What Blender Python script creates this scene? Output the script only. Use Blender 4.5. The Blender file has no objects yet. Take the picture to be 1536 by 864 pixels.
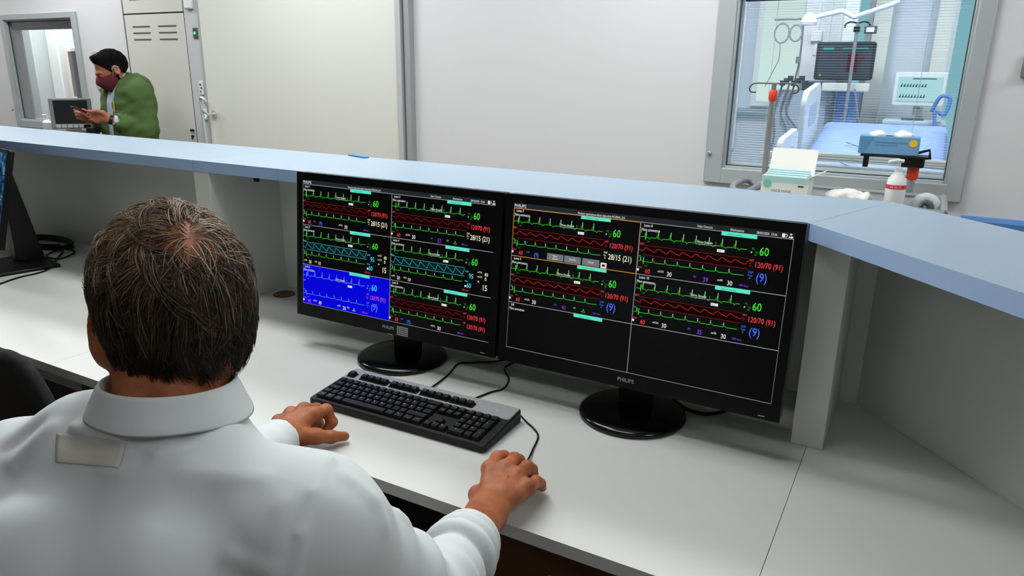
import bpy, bmesh, math, random
import numpy as np
from mathutils import Vector, Matrix
from mathutils.bvhtree import BVHTree

random.seed(7)
RNG = np.random.default_rng(11)
scene = bpy.context.scene
COL = scene.collection

# ------------------------------------------------------------------ camera
cam_data = bpy.data.cameras.new('camera')
cam_data.sensor_width = 36.0
cam_data.lens = 1091.57 * 36.0 / 1536.0
cam_data.clip_start = 0.02
camera = bpy.data.objects.new('camera', cam_data)
COL.objects.link(camera)
YAW, PITCH, ROLL = 0.511008, 0.288975, -0.012998
_cy, _sy, _cp, _sp = math.cos(YAW), math.sin(YAW), math.cos(PITCH), math.sin(PITCH)
_f = Vector((-_sy * _cp, _cy * _cp, -_sp)); _r = Vector((_cy, _sy, 0)); _d = _f.cross(_r)
_cr, _sr = math.cos(ROLL), math.sin(ROLL)
_r2 = _cr * _r + _sr * _d; _d2 = -_sr * _r + _cr * _d
_m = Matrix((_r2, -_d2, -_f)).transposed().to_4x4()
_m.translation = Vector((0, 0, 1.47))
camera.matrix_world = _m
scene.camera = camera

# ------------------------------------------------------------------ view, world, ceiling light sources
scene.view_settings.view_transform = 'Standard'
scene.view_settings.look = 'None'
scene.view_settings.gamma = 1.0
scene.view_settings.exposure = 0.0
scene.view_settings.use_curve_mapping = False
world = bpy.data.worlds.new('world')
scene.world = world
world.use_nodes = True
world.node_tree.nodes['Background'].inputs[0].default_value = (0.75, 0.85, 1.0, 1)
world.node_tree.nodes['Background'].inputs[1].default_value = 0.15

CEIL = 2.75
# (x, y, size_x, size_y, watts, colour)
LIGHTS = [
    (-8.0, 2.7, 1.2, 0.3, 24, (0.97, 0.99, 1.0), 'long ceiling light panel at the far left end of the corridor'),
    (-5.6, 2.7, 1.2, 0.3, 24, (0.97, 0.99, 1.0), 'long ceiling light panel above the masked man in green'),
    (-3.2, 2.7, 1.2, 0.3, 21.5, (0.97, 0.99, 1.0), 'long ceiling light panel above the cream sliding door'),
    (-0.9, 2.7, 1.2, 0.3, 20, (0.97, 0.99, 1.0), 'long ceiling light panel in front of the ward window'),
    (1.6, 2.7, 1.2, 0.3, 22, (0.97, 0.99, 1.0), 'long ceiling light panel at the far right end of the corridor'),
    (-1.8, 1.6, 1.2, 0.3, 22, (0.97, 0.99, 1.0), 'long ceiling light panel above the counter left of the twin monitors'),
    (-4.2, 1.6, 1.2, 0.3, 12, (0.97, 0.99, 1.0), 'added long fill light panel straight above the left desk section'),  # unseen lamp added to brighten the left desktop
    (0.3, -0.9, 1.2, 0.3, 1.2, (0.97, 0.99, 1.0), 'added dim long fill light panel behind the viewpoint'),  # made-up fill from the rear, puts light on the fin fronts
    (-0.9, 1.0, 1.2, 0.3, 7, (0.97, 0.99, 1.0), 'added long fill light panel straight above the keyboard'),  # extra fill, added to lift the desk front and the shirt shoulders
    (1.7, 0.3, 1.2, 0.3, 9, (0.97, 0.99, 1.0), 'long ceiling light panel behind the angled right counter'),
    (-1.8, -1.6, 1.2, 0.3, 0.5, (0.97, 0.99, 1.0), 'added dim long fill light panel behind the seated man'),  # weak unseen fill added for faces turned to the rear
]
ROOM_LIGHTS = [
    (-1.0, 5.0, 0.6, 0.6, 35, (0.92, 0.96, 1.0), 'square ceiling light panel over the foot of the ward bed'),
    (0.55, 5.2, 0.6, 0.6, 25, (0.92, 0.96, 1.0), 'square ceiling light panel over the right side of the ward'),
    (-8.3, 4.5, 0.6, 0.6, 80, (0.95, 0.98, 1.0), 'square ceiling light panel in the store behind the left window'),
]

# ------------------------------------------------------------------ materials
MATS = {}
def mat(name, col, rough=0.5, metal=0.0, spec=0.5, noise=0.0, nscale=20.0, bump=0.0, bscale=200.0, emit=0.0, subsurf=0.0, sheen=0.0, coat=0.0, stretch=None):
    if name in MATS: return MATS[name]
    m = bpy.data.materials.new(name); m.use_nodes = True
    nt = m.node_tree; b = nt.nodes['Principled BSDF']
    c = (*col, 1.0)
    b.inputs['Base Color'].default_value = c
    b.inputs['Roughness'].default_value = rough
    b.inputs['Metallic'].default_value = metal
    b.inputs['Specular IOR Level'].default_value = spec
    if coat: b.inputs['Coat Weight'].default_value = coat
    if sheen: b.inputs['Sheen Weight'].default_value = sheen
    if subsurf:
        b.inputs['Subsurface Weight'].default_value = subsurf
        b.inputs['Subsurface Radius'].default_value = (0.012, 0.005, 0.003)
        b.inputs['Subsurface Scale'].default_value = 0.6
    if emit:
        b.inputs['Emission Color'].default_value = c
        b.inputs['Emission Strength'].default_value = emit
    if noise or bump:
        tc = nt.nodes.new('ShaderNodeTexCoord')
        mp = nt.nodes.new('ShaderNodeMapping')
        nt.links.new(tc.outputs['Object'], mp.inputs[0])
        if stretch: mp.inputs['Scale'].default_value = stretch
    if noise:
        n = nt.nodes.new('ShaderNodeTexNoise'); n.inputs['Scale'].default_value = nscale
        n.inputs['Detail'].default_value = 4
        nt.links.new(mp.outputs[0], n.inputs['Vector'])
        r = nt.nodes.new('ShaderNodeMixRGB'); r.blend_type = 'MIX'
        lo = [max(0, x * (1 - noise)) for x in col]; hi = [min(1, x * (1 + noise)) for x in col]
        r.inputs[1].default_value = (*lo, 1); r.inputs[2].default_value = (*hi, 1)
        nt.links.new(n.outputs[0], r.inputs[0]); nt.links.new(r.outputs[0], b.inputs['Base Color'])
    if bump:
        n2 = nt.nodes.new('ShaderNodeTexNoise'); n2.inputs['Scale'].default_value = bscale
        n2.inputs['Detail'].default_value = 3
        nt.links.new(mp.outputs[0], n2.inputs['Vector'])
        bp = nt.nodes.new('ShaderNodeBump'); bp.inputs['Strength'].default_value = bump
        bp.inputs['Distance'].default_value = 0.002
        nt.links.new(n2.outputs[0], bp.inputs['Height']); nt.links.new(bp.outputs[0], b.inputs['Normal'])
    MATS[name] = m
    return m

def glass(name, tint, gloss=0.08, rough=0.02):
    m = bpy.data.materials.new(name); m.use_nodes = True
    nt = m.node_tree; nt.nodes.remove(nt.nodes['Principled BSDF'])
    out = nt.nodes['Material Output']
    t = nt.nodes.new('ShaderNodeBsdfTransparent'); t.inputs[0].default_value = (*tint, 1)
    g = nt.nodes.new('ShaderNodeBsdfGlossy'); g.inputs['Roughness'].default_value = rough
    mx = nt.nodes.new('ShaderNodeMixShader'); mx.inputs[0].default_value = gloss
    nt.links.new(t.outputs[0], mx.inputs[1]); nt.links.new(g.outputs[0], mx.inputs[2]); nt.links.new(mx.outputs[0], out.inputs[0])
    MATS[name] = m
    return m

def emis(name, col, s=1.0):
    if name in MATS: return MATS[name]
    m = bpy.data.materials.new(name); m.use_nodes = True
    nt = m.node_tree; nt.nodes.remove(nt.nodes['Principled BSDF'])
    e = nt.nodes.new('ShaderNodeEmission'); e.inputs[0].default_value = (*col, 1); e.inputs[1].default_value = s
    nt.links.new(e.outputs[0], nt.nodes['Material Output'].inputs[0])
    MATS[name] = m
    return m

def S(r, g, b):     # sRGB 0-255 -> linear
    f = lambda c: (c / 255 / 12.92) if c <= 10 else ((c / 255 + 0.055) / 1.055) ** 2.4
    return (f(r), f(g), f(b))

# ------------------------------------------------------------------ mesh building
class MB:
    def __init__(s): s.v = []; s.f = []; s.m = []; s.mats = []
    def mi(s, m):
        if m is None: return 0
        if m not in s.mats: s.mats.append(m)
        return s.mats.index(m)
    def add(s, vs, fs, m=None):
        o = len(s.v); k = s.mi(m)
        s.v.extend([tuple(map(float, p)) for p in vs]); s.f.extend([tuple(o + i for i in q) for q in fs]); s.m.extend([k] * len(fs)); return s
    def box(s, lo, hi, m=None, M=None):
        x0, y0, z0 = lo; x1, y1, z1 = hi
        vs = [(x0, y0, z0), (x1, y0, z0), (x1, y1, z0), (x0, y1, z0), (x0, y0, z1), (x1, y0, z1), (x1, y1, z1), (x0, y1, z1)]
        if M is not None: vs = [M @ Vector(p) for p in vs]
        return s.add(vs, [(3, 2, 1, 0), (4, 5, 6, 7), (0, 1, 5, 4), (1, 2, 6, 5), (2, 3, 7, 6), (3, 0, 4, 7)], m)
    def prism(s, pts, z0, z1, m=None):
        n = len(pts)
        vs = [(p[0], p[1], z0) for p in pts] + [(p[0], p[1], z1) for p in pts]
        fs = [tuple(reversed(range(n))), tuple(range(n, 2 * n))] + [(i, (i + 1) % n, n + (i + 1) % n, n + i) for i in range(n)]
        return s.add(vs, fs, m)
    def lathe(s, prof, n=32, c=(0, 0, 0), m=None, sx=1, sy=1):
        vs = []; fs = []
        for r, z in prof:
            for i in range(n):
                a = 2 * math.pi * i / n; vs.append((c[0] + sx * r * math.cos(a), c[1] + sy * r * math.sin(a), c[2] + z))
        for j in range(len(prof) - 1):
            for i in range(n):
                fs.append((j * n + i, j * n + (i + 1) % n, (j + 1) * n + (i + 1) % n, (j + 1) * n + i))
        fs.append(tuple(reversed(range(n)))); fs.append(tuple(range((len(prof) - 1) * n, len(prof) * n)))
        return s.add(vs, fs, m)
    def tube(s, pts, r, n=8, m=None, cap=True):
        P = [Vector(p) for p in pts]; k = len(P)
        R = r if isinstance(r, (list, tuple)) else [r] * k
        vs = []; up = None
        for i in range(k):
            t = (P[min(i + 1, k - 1)] - P[max(i - 1, 0)]).normalized()
            if up is None:
                up = Vector((0, 0, 1)) if abs(t.z) < 0.9 else Vector((1, 0, 0))
            a = (up - t * up.dot(t))
            if a.length < 1e-6: a = t.orthogonal()
            a.normalize(); up = a; b = t.cross(a)
            for j in range(n):
                w = 2 * math.pi * j / n
                vs.append(P[i] + (a * math.cos(w) + b * math.sin(w)) * R[i])
        fs = [(i * n + j, i * n + (j + 1) % n, (i + 1) * n + (j + 1) % n, (i + 1) * n + j) for i in range(k - 1) for j in range(n)]
        if cap: fs += [tuple(reversed(range(n))), tuple(range((k - 1) * n, k * n))]
        return s.add(vs, fs, m)
    def build(s, name, material=None, parent=None, smooth=False, bevel=0.0, segs=2, angle=40):
        me = bpy.data.meshes.new(name); me.from_pydata(s.v, [], s.f)
        if s.mats:
            for m in s.mats: me.materials.append(m)
            me.polygons.foreach_set('material_index', s.m)
        elif material: me.materials.append(material)
        bm = bmesh.new(); bm.from_mesh(me); bmesh.ops.recalc_face_normals(bm, faces=bm.faces); bm.to_mesh(me); bm.free()
        return obj(name, me, None, parent, smooth, bevel, segs, angle)

def obj(name, me, material=None, parent=None, smooth=False, bevel=0.0, segs=2, angle=40):
    if material and not me.materials: me.materials.append(material)
    o = bpy.data.objects.new(name, me); COL.objects.link(o)
    if parent: o.parent = parent
    if bevel:
        b = o.modifiers.new('bevel', 'BEVEL'); b.width = bevel; b.segments = segs; b.limit_method = 'ANGLE'; b.angle_limit = math.radians(35)
    if smooth or bevel:
        me.polygons.foreach_set('use_smooth', [True] * len(me.polygons))
        if not smooth or smooth == 'auto':
            try: me.set_sharp_from_angle(angle=math.radians(angle))
            except Exception: pass
    return o

def tag(o, label=None, cat=None, group=None, kind=None):
    if label: o['label'] = label
    if cat: o['category'] = cat
    if group: o['group'] = group
    if kind: o['kind'] = kind
    return o
def thing(name, label, cat, loc=(0, 0, 0), rotz=0.0, group=None):
    o = bpy.data.objects.new(name, None); COL.objects.link(o)
    o.location = loc; o.rotation_euler = (0, 0, rotz); o.empty_display_size = 0.05
    return tag(o, label, cat, group)
def spline(pts, n=8):
    P = [np.array(p, float) for p in pts]; P = [2 * P[0] - P[1]] + P + [2 * P[-1] - P[-2]]; out = []
    for i in range(1, len(P) - 2):
        for k in range(n):
            t = k / n
            out.append(0.5 * (2 * P[i] + (P[i + 1] - P[i - 1]) * t + (2 * P[i - 1] - 5 * P[i] + 4 * P[i + 1] - P[i + 2]) * t * t + (3 * P[i] - P[i - 1] - 3 * P[i + 1] + P[i + 2]) * t ** 3))
    out.append(P[-2]); return out
def rrect(w, h, r, n=5, cx=0, cy=0):
    out = []
    for sx, sy, a0 in ((1, 1, 0), (-1, 1, 90), (-1, -1, 180), (1, -1, 270)):
        for i in range(n + 1):
            a = math.radians(a0 + 90 * i / n); out.append((cx + sx * (w / 2 - r) + r * math.cos(a), cy + sy * (h / 2 - r) + r * math.sin(a)))
    return out

# ------------------------------------------------------------------ lettering as thin geometry
_GL = {}
def _text_mesh(s):
    cu = bpy.data.curves.new('t', 'FONT'); cu.body = s; cu.resolution_u = 2
    o = bpy.data.objects.new('t', cu); COL.objects.link(o)
    dg = bpy.context.evaluated_depsgraph_get()
    me = bpy.data.meshes.new_from_object(o.evaluated_get(dg))
    V = np.array([v.co[:2] for v in me.vertices]).reshape(-1, 2); F = [tuple(p.vertices) for p in me.polygons]
    bpy.data.objects.remove(o); bpy.data.curves.remove(cu); bpy.data.meshes.remove(me)
    return V, F
def glyph(c):
    if c in _GL: return _GL[c]
    if c == ' ': _GL[c] = (np.zeros((0, 2)), [], 0.28); return _GL[c]
    V, F = _text_mesh(c); W2 = _text_mesh('H' + c + 'H')[0]; W1 = _text_mesh('HH')[0]
    adv = np.ptp(W2[:, 0]) - np.ptp(W1[:, 0])
    _GL[c] = (V, F, adv); return _GL[c]
def text2d(s, x, y, h, squeeze=0.85, bold=0.0, align='l'):
    """2-D outline of a line of text; h = cap height; returns verts, faces, width"""
    k = h / 0.729; vs = []; fs = []; cx = 0
    for c in s:
        V, F, adv = glyph(c); o = len(vs)
        for p in V: vs.append(((cx + p[0]) * k * squeeze, p[1] * k))
        fs += [tuple(o + i for i in f) for f in F]; cx += adv
    w = cx * k * squeeze; dx = x - (w if align == 'r' else w / 2 if align == 'c' else 0)
    return [(p[0] + dx, p[1] + y) for p in vs], fs, w

# ------------------------------------------------------------------ signed-distance modelling (one continuous skin per body)
def sd_cone(P, a, b, ra, rb):
    a = np.asarray(a, float); b = np.asarray(b, float); ab = b - a
    t = np.clip(((P - a) @ ab) / max(ab @ ab, 1e-12), 0, 1)
    return np.linalg.norm(P - a - t[:, None] * ab, axis=1) - (ra + (rb - ra) * t)
def sd_ell(P, c, r, R=None):
    q = P - np.asarray(c, float)
    if R is not None: q = q @ np.asarray(R)
    r = np.asarray(r, float)
    k0 = np.linalg.norm(q / r, axis=1); k1 = np.linalg.norm(q / (r * r), axis=1)
    return np.where(k1 > 1e-9, k0 * (k0 - 1) / np.maximum(k1, 1e-9), -r.min())
def smin(a, b, k):
    h = np.maximum(k - np.abs(a - b), 0) / k
    return np.minimum(a, b) - h * h * k * 0.25
def smax(a, b, k): return -smin(-a, -b, k)
def rotz(a): c, s = math.cos(a), math.sin(a); return np.array([[c, -s, 0], [s, c, 0], [0, 0, 1.0]])
def rotx(a): c, s = math.cos(a), math.sin(a); return np.array([[1, 0, 0], [0, c, -s], [0, s, c]])
def roty(a): c, s = math.cos(a), math.sin(a); return np.array([[c, 0, s], [0, 1, 0], [-s, 0, c]])

def sdf_mesh(fn, lo, hi, res):
    """surface nets on a two-level grid; returns verts (n,3) and quads"""
    lo = np.asarray(lo, float); B = 4
    nb = np.maximum(1, np.ceil((np.asarray(hi, float) - lo) / (res * B)).astype(int)); n = nb * B + 1
    g = [lo[i] + res * B * (np.arange(nb[i]) + 0.5) for i in range(3)]
    Cc = np.stack(np.meshgrid(*g, indexing='ij'), -1).reshape(-1, 3)
    dC = fn(Cc).reshape(nb)
    near = np.abs(dC) < res * B * 1.6 + 0.004
    F = np.empty(n); up = np.repeat(np.repeat(np.repeat(dC, B, 0), B, 1), B, 2)
    F[:-1, :-1, :-1] = up; F[-1] = F[-2]; F[:, -1] = F[:, -2]; F[:, :, -1] = F[:, :, -2]
    mask = np.zeros(n, bool)
    bi = np.argwhere(near)
    for dx in range(B + 1):
        for dy in range(B + 1):
            for dz in range(B + 1):
                mask[bi[:, 0] * B + dx, bi[:, 1] * B + dy, bi[:, 2] * B + dz] = True
    idx = np.argwhere(mask); F[mask] = fn(lo + idx * res)
    s = F < 0
    cs = sum(s[i:n[0] - 1 + i, j:n[1] - 1 + j, k:n[2] - 1 + k].astype(np.int8) for i in (0, 1) for j in (0, 1) for k in (0, 1))
    act = (cs > 0) & (cs < 8)
    ci = np.argwhere(act); vid = -np.ones(act.shape, int); vid[act] = np.arange(len(ci))
    acc = np.zeros((len(ci), 3)); cnt = np.zeros(len(ci))
    cor = [(i, j, k) for i in (0, 1) for j in (0, 1) for k in (0, 1)]
    for a in cor:
        for ax in range(3):
            if a[ax]: continue
            b = list(a); b[ax] = 1
            fa = F[ci[:, 0] + a[0], ci[:, 1] + a[1], ci[:, 2] + a[2]]; fb = F[ci[:, 0] + b[0], ci[:, 1] + b[1], ci[:, 2] + b[2]]
            hit = (fa < 0) != (fb < 0)
            t = np.where(hit, fa / np.where(hit, fa - fb, 1), 0)
            p = np.tile(np.array(a, float), (len(ci), 1)); p[:, ax] += t
            acc += p * hit[:, None]; cnt += hit
    V = lo + res * (ci + acc / np.maximum(cnt, 1)[:, None])
    Q = []
    for ax in range(3):
        u, w = (ax + 1) % 3, (ax + 2) % 3
        sl0 = [slice(None)] * 3; sl1 = [slice(None)] * 3; sl0[ax] = slice(0, -1); sl1[ax] = slice(1, None)
        ch = s[tuple(sl0)] != s[tuple(sl1)]
        e = np.argwhere(ch)
        ok = (e[:, u] > 0) & (e[:, w] > 0) & (e[:, u] < n[u] - 1) & (e[:, w] < n[w] - 1); e = e[ok]
        def vi(du, dw):
            q = e.copy(); q[:, u] -= du; q[:, w] -= dw; return vid[q[:, 0], q[:, 1], q[:, 2]]
        q = np.stack([vi(1, 1), vi(0, 1), vi(0, 0), vi(1, 0)], 1)
        inside = s[e[:, 0], e[:, 1], e[:, 2]]
        q[~inside] = q[~inside][:, ::-1]
        Q.append(q)
    Q = np.concatenate(Q); Q = Q[(Q >= 0).all(1)]
    return V, Q
def np_mesh(name, parts, mats):
    """parts: list of (V, Q, material index)"""
    me = bpy.data.meshes.new(name); V = []; F = []; mi = []; o = 0
    for v, q, k in parts:
        V.append(v); F.append(q + o); mi.append(np.full(len(q), k)); o += len(v)
    V = np.concatenate(V); F = np.concatenate(F); mi = np.concatenate(mi)
    me.vertices.add(len(V)); me.vertices.foreach_set('co', V.astype(np.float32).ravel())
    me.loops.add(F.size); me.loops.foreach_set('vertex_index', F.astype(np.int32).ravel())
    me.polygons.add(len(F)); me.polygons.foreach_set('loop_start', np.arange(0, F.size, F.shape[1], dtype=np.int32))
    me.polygons.foreach_set('material_index', mi.astype(np.int32))
    me.polygons.foreach_set('use_smooth', np.ones(len(F), bool))
    for m in mats: me.materials.append(m)
    me.update(calc_edges=True); me.validate()
    return me
def wob(P, seed, scale, n=6):
    """cheap smooth noise in about -1..1"""
    r = np.random.default_rng(seed); out = np.zeros(len(P))
    for i in range(n):
        k = r.normal(size=3); k = k / np.linalg.norm(k) * scale * r.uniform(0.6, 1.6); out += np.sin(P @ k + r.uniform(0, 6.28))
    return out / n * 1.6

# ================================================================== THE SETTING
M_WALL = mat('wall paint', S(212, 212, 213), 0.6, noise=0.02, nscale=3)
M_CEIL = mat('ceiling paint', S(225, 225, 222), 0.8)
M_FLOOR = mat('floor vinyl', S(92, 74, 58), 0.45, noise=0.15, nscale=9)
M_FRAME = mat('anodised frame', S(172, 178, 180), 0.4, metal=0.1, noise=0.04, nscale=8)
M_FRAME_D = mat('frame gasket', S(70, 74, 76), 0.5)
M_CREAM = mat('cream laminate', S(216, 217, 208), 0.5, noise=0.015, nscale=2)
M_CAB = mat('cabinet laminate', S(205, 205, 196), 0.5, noise=0.015, nscale=2)
M_DARK = mat('dark gap', S(24, 24, 24), 0.8)
M_STEEL = mat('brushed steel', S(176, 178, 178), 0.32, metal=0.8)
M_WHITE = mat('white plastic', S(226, 228, 228), 0.4)
M_BLACK = mat('black plastic', S(13, 13, 14), 0.4, spec=0.35)
M_ROOMW = mat('ward wall', S(200, 208, 218), 0.6)
M_ROOMF = mat('ward floor', S(170, 180, 190), 0.4)

def struct(name, mb, m, **k):
    o = mb.build(name, m, **k); o['kind'] = 'structure'; return o

struct('floor', MB().box((-12.3, -3.6, -0.05), (3.2, 6.9, 0)), M_FLOOR)
struct('ceiling', MB().box((-12.3, -3.6, CEIL), (3.2, 6.9, CEIL + 0.05)), M_CEIL)
struct('wall_left', MB().box((-9.2, -3.6, 0), (-9.1, 3.62, CEIL)), M_WALL)
struct('wall_right', MB().box((3.1, -3.6, 0), (3.2, 6.9, CEIL)), M_WALL)
struct('wall_rear', MB().box((-9.1, -3.6, 0), (3.1, -3.5, CEIL)), mat('rear wall paint', S(150, 150, 150), 0.7))
# the wall behind the counter, with two window openings
WY0, WY1 = 3.5, 3.62
LW = (-6.80, -5.84, 1.02, 1.826); RW = (-0.834, 0.092, 1.045, 1.826)
wb = MB(); xs = [-9.1, LW[0], LW[1], RW[0], RW[1], 3.1]
for i in range(5):
    if i in (1, 3):
        z0, z1 = (LW if i == 1 else RW)[2:]
        wb.box((xs[i], WY0, 0), (xs[i + 1], WY1, z0)); wb.box((xs[i], WY0, z1), (xs[i + 1], WY1, CEIL))
    else: wb.box((xs[i], WY0, 0), (xs[i + 1], WY1, CEIL))
struct('wall_back', wb, M_WALL)
# ward behind the right-hand window, store behind the left-hand one
wr = MB(); wr.box((-2.3, 6.5, 0), (1.3, 6.6, CEIL)); wr.box((-2.4, 3.62, 0), (-2.3, 6.6, CEIL)); wr.box((1.3, 3.62, 0), (1.4, 6.6, CEIL))
struct('wall_ward', wr, M_ROOMW)
struct('floor_ward', MB().box((-2.3, 3.62, 0), (1.3, 6.5, 0.01)), M_ROOMF)
wl = MB(); wl.box((-12.2, 5.6, 0), (-4.9, 5.7, CEIL)); wl.box((-4.9, 3.62, 0), (-4.8, 5.7, CEIL)); wl.box((-12.3, 3.5, 0), (-12.2, 5.7, CEIL)); wl.box((-12.2, 3.5, 0), (-9.2, 3.62, CEIL))
struct('wall_store', wl, mat('store wall', S(214, 216, 218), 0.6))

M_PANE = glass('window glass', (0.93, 0.97, 0.97), 0.05)
M_PANE2 = glass('window glass reflective', (0.88, 0.88, 0.87), 0.12)
def window(name, R, outer, label_pane):
    x0, x1, z0, z1 = R; a0, a1, c0, c1 = outer
    fr = MB(); t = 0.022
    for lo, hi in (((a0, 3.5 - t, c0), (x0 + .004, 3.5 + .03, c1)), ((x1 - .004, 3.5 - t, c0), (a1, 3.5 + .03, c1)), ((x0, 3.5 - t, c0), (x1, 3.5 + .03, z0 + .004)), ((x0, 3.5 - t, z1 - .004), (x1, 3.5 + .03, c1))):
        fr.box(lo, hi)
    root = fr.build(name, M_FRAME, bevel=0.004); root['kind'] = 'structure'
    g = MB(); s = 0.014
    for lo, hi in (((x0, 3.49, z0), (x0 + s, 3.6, z1)), ((x1 - s, 3.49, z0), (x1, 3.6, z1)), ((x0 + s, 3.49, z0), (x1 - s, 3.6, z0 + s)), ((x0 + s, 3.49, z1 - s), (x1 - s, 3.6, z1))): g.box(lo, hi)
    g.build('window_sash', M_FRAME, root, bevel=0.003)
    gk = MB(); s2 = s + .005
    for lo, hi in (((x0 + s, 3.512, z0 + s), (x0 + s2, 3.52, z1 - s)), ((x1 - s2, 3.512, z0 + s), (x1 - s, 3.52, z1 - s)), ((x0 + s2, 3.512, z0 + s), (x1 - s2, 3.52, z0 + s2)), ((x0 + s2, 3.512, z1 - s2), (x1 - s2, 3.52, z1 - s))): gk.box(lo, hi)
    gk.build('gasket', M_FRAME_D, root)
    MB().box((x0 + s, 3.517, z0 + s), (x1 - s, 3.521, z1 - s)).build('pane', M_PANE if label_pane else M_PANE2, root)
    return root
w1 = window('window_1', LW, (-6.85, -5.785, 0.962, 1.868), 0)
w2 = window('window_2', RW, (-0.913, 0.149, 0.977, 1.868), 1)
sc = MB(); sc.lathe([(0.0001, 0), (.010, 0), (.010, .008), (.006, .012), (.0001, .012)], 16)
so = sc.build('latch_knob', M_STEEL, w2, smooth='auto'); so.rotation_euler = (math.pi / 2, 0, 0); so.location = (-0.893, 3.478, 1.114)
so = sc.build('latch_knob', M_STEEL, w1, smooth='auto'); so.rotation_euler = (math.pi / 2, 0, 0); so.location = (-6.87, 3.478, 1.105)
# venetian blind inside the ward window: fine slats too small to pick apart one by one
bl = thing('venetian_blind', 'fine white venetian blind with open slats inside the ward window', 'blind', (-0.37, 3.565, 1.06))
hb = MB(); hb.box((-.44, -.012, .725), (.44, .012, .75)); hb.build('head_rail', mat('blind rail', S(90, 94, 96), 0.5), bl)
sl = MB()
n = 64
for i in range(n):
    z = .012 + i * (.71 / n)
    sl.add([(-.438, -.006, z), (.438, -.006, z), (.438, .006, z), (-.438, .006, z), (-.438, -.006, z + .0004), (.438, -.006, z + .0004), (.438, .006, z + .0004), (-.438, .006, z + .0004)],
           [(3, 2, 1, 0), (4, 5, 6, 7), (0, 1, 5, 4), (1, 2, 6, 5), (2, 3, 7, 6), (3, 0, 4, 7)])
so = sl.build('slats', mat('blind slat', S(222, 226, 230), 0.5), bl); so['kind'] = 'stuff'
for x in (-.3, 0.3): MB().tube([(x, 0, .01), (x, 0, .73)], .0012, 5).build('ladder_cord', M_WHITE, bl)
MB().box((-.44, -.01, 0), (.44, .01, .009)).build('bottom_rail', M_WHITE, bl)
# roller blind box in the left window
rb = thing('roller_blind', 'grey rolled-up blind at the head of the left window', 'blind', (-6.32, 3.56, 1.76))
MB().box((-.46, -.02, 0), (.46, .02, .05)).build('cassette', mat('blind grey', S(98, 104, 106), 0.7), rb, bevel=.006)
MB().box((-.455, -.003, -.012), (.455, .003, 0)).build('hem_bar', mat('hem grey', S(120, 126, 128), 0.6), rb)

# sliding door and its posts
door = MB().box((-4.345, 3.452, 0.01), (-2.705, 3.49, 2.2)).build('door_1', M_CREAM, bevel=.003); door['kind'] = 'structure'
MB().box((-4.362, 3.45, 0.01), (-4.345, 3.492, 2.2)).build('edge_strip', M_FRAME, door)
hd = MB(); HX, HZ, HY = -4.335, 1.20, 3.452
hd.tube(spline([(HX - .012, HY - .055, 1.262), (HX + .012, HY - .062, 1.275), (HX + .036, HY - .055, 1.255), (HX + .03, HY - .05, 1.235)], 5), .011, 8)
hd.tube([(HX - .012, HY - .055, 1.262), (HX + .002, HY - .055, 1.05), (HX + .006, HY - .055, .82)], .011, 10)
hd.tube([(HX + .001, HY - .055, 1.19), (HX + .05, HY - .055, 1.165), (HX + .05, HY + .004, 1.165)], .010, 8)
hd.tube([(HX + .006, HY - .055, .84), (HX + .05, HY - .055, .84), (HX + .05, HY + .004, .84)], .010, 8)
hd.tube([(HX + .05, HY - .008, 1.165), (HX + .05, HY + .003, 1.165)], .028, 16)
hd.build('handle', mat('satin steel', S(205, 206, 206), 0.35, metal=0.5), door, smooth='auto')
tp = MB(); tp.box((-2.703, 3.44, 0), (-2.668, 3.5, 2.3)); tp.build('trim_1', mat('post light', S(188, 190, 190), 0.45, metal=.1))['kind'] = 'structure'
tp = MB(); tp.box((-2.652, 3.455, 0), (-2.617, 3.5, 2.3)); tp.build('trim_2', mat('post grey', S(158, 160, 162), 0.45, metal=.1))['kind'] = 'structure'
MB().box((-2.668, 3.48, 0), (-2.652, 3.5, 2.3)).build('trim_3', mat('post gap', S(72, 74, 76), .6))['kind'] = 'structure'
st = MB().box((-4.525, 3.478, 0), (-4.364, 3.5, CEIL)).build('trim_4', mat('service strip', S(196, 197, 200), 0.5)); st['kind'] = 'structure'

# small devices on the service strip
d = thing('motion_sensor', 'small white sensor box high on the grey strip beside the sliding door', 'sensor', (-4.455, 3.478, 1.885))
MB().box((-.035, -.022, -.04), (.035, 0, .04)).build('housing', M_WHITE, d, bevel=.006); MB().box((-.03, -.0235, -.036), (.03, -.022, -.03)).build('seam_line', M_FRAME, d)
d = thing('indicator_lamp', 'small dark square plate with a lit green dot beside the sliding door', 'indicator', (-4.425, 3.478, 1.693))
MB().box((-.021, -.01, -.034), (.021, 0, .034)).build('plate', mat('indicator plate', S(74, 82, 78), .5), d, bevel=.003)
MB().lathe([(.0001, 0), (.009, 0), (.007, .004), (.0001, .004)], 16).build('lens', emis('green lamp', S(120, 255, 150), 1.6), d).matrix_local = Matrix.Translation((0, -.010, 0)) @ Matrix.Rotation(math.pi / 2, 4, 'X')
d = thing('socket_plate', 'white wall plate with black printed marks below the green indicator', 'plate', (-4.421, 3.478, 1.335))
MB().box((-.021, -.008, -.045), (.021, 0, .045)).build('plate', M_WHITE, d, bevel=.003)
pm = MB()
for (x, z, w, h) in ((-.004, .022, .016, .012), (.003, .0, .018, .01), (-.006, -.024, .01, .014)): pm.box((x - w / 2, -.0092, z - h / 2), (x + w / 2, -.008, z + h / 2))
pm.build('printed_marks', M_DARK, d)
d = thing('door_button', 'white push button with a glowing green ring beside the door handle', 'button', (-4.408, 3.478, 1.158))
MB().box((-.026, -.012, -.038), (.026, 0, .038)).build('plate', M_WHITE, d, bevel=.006)
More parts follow.
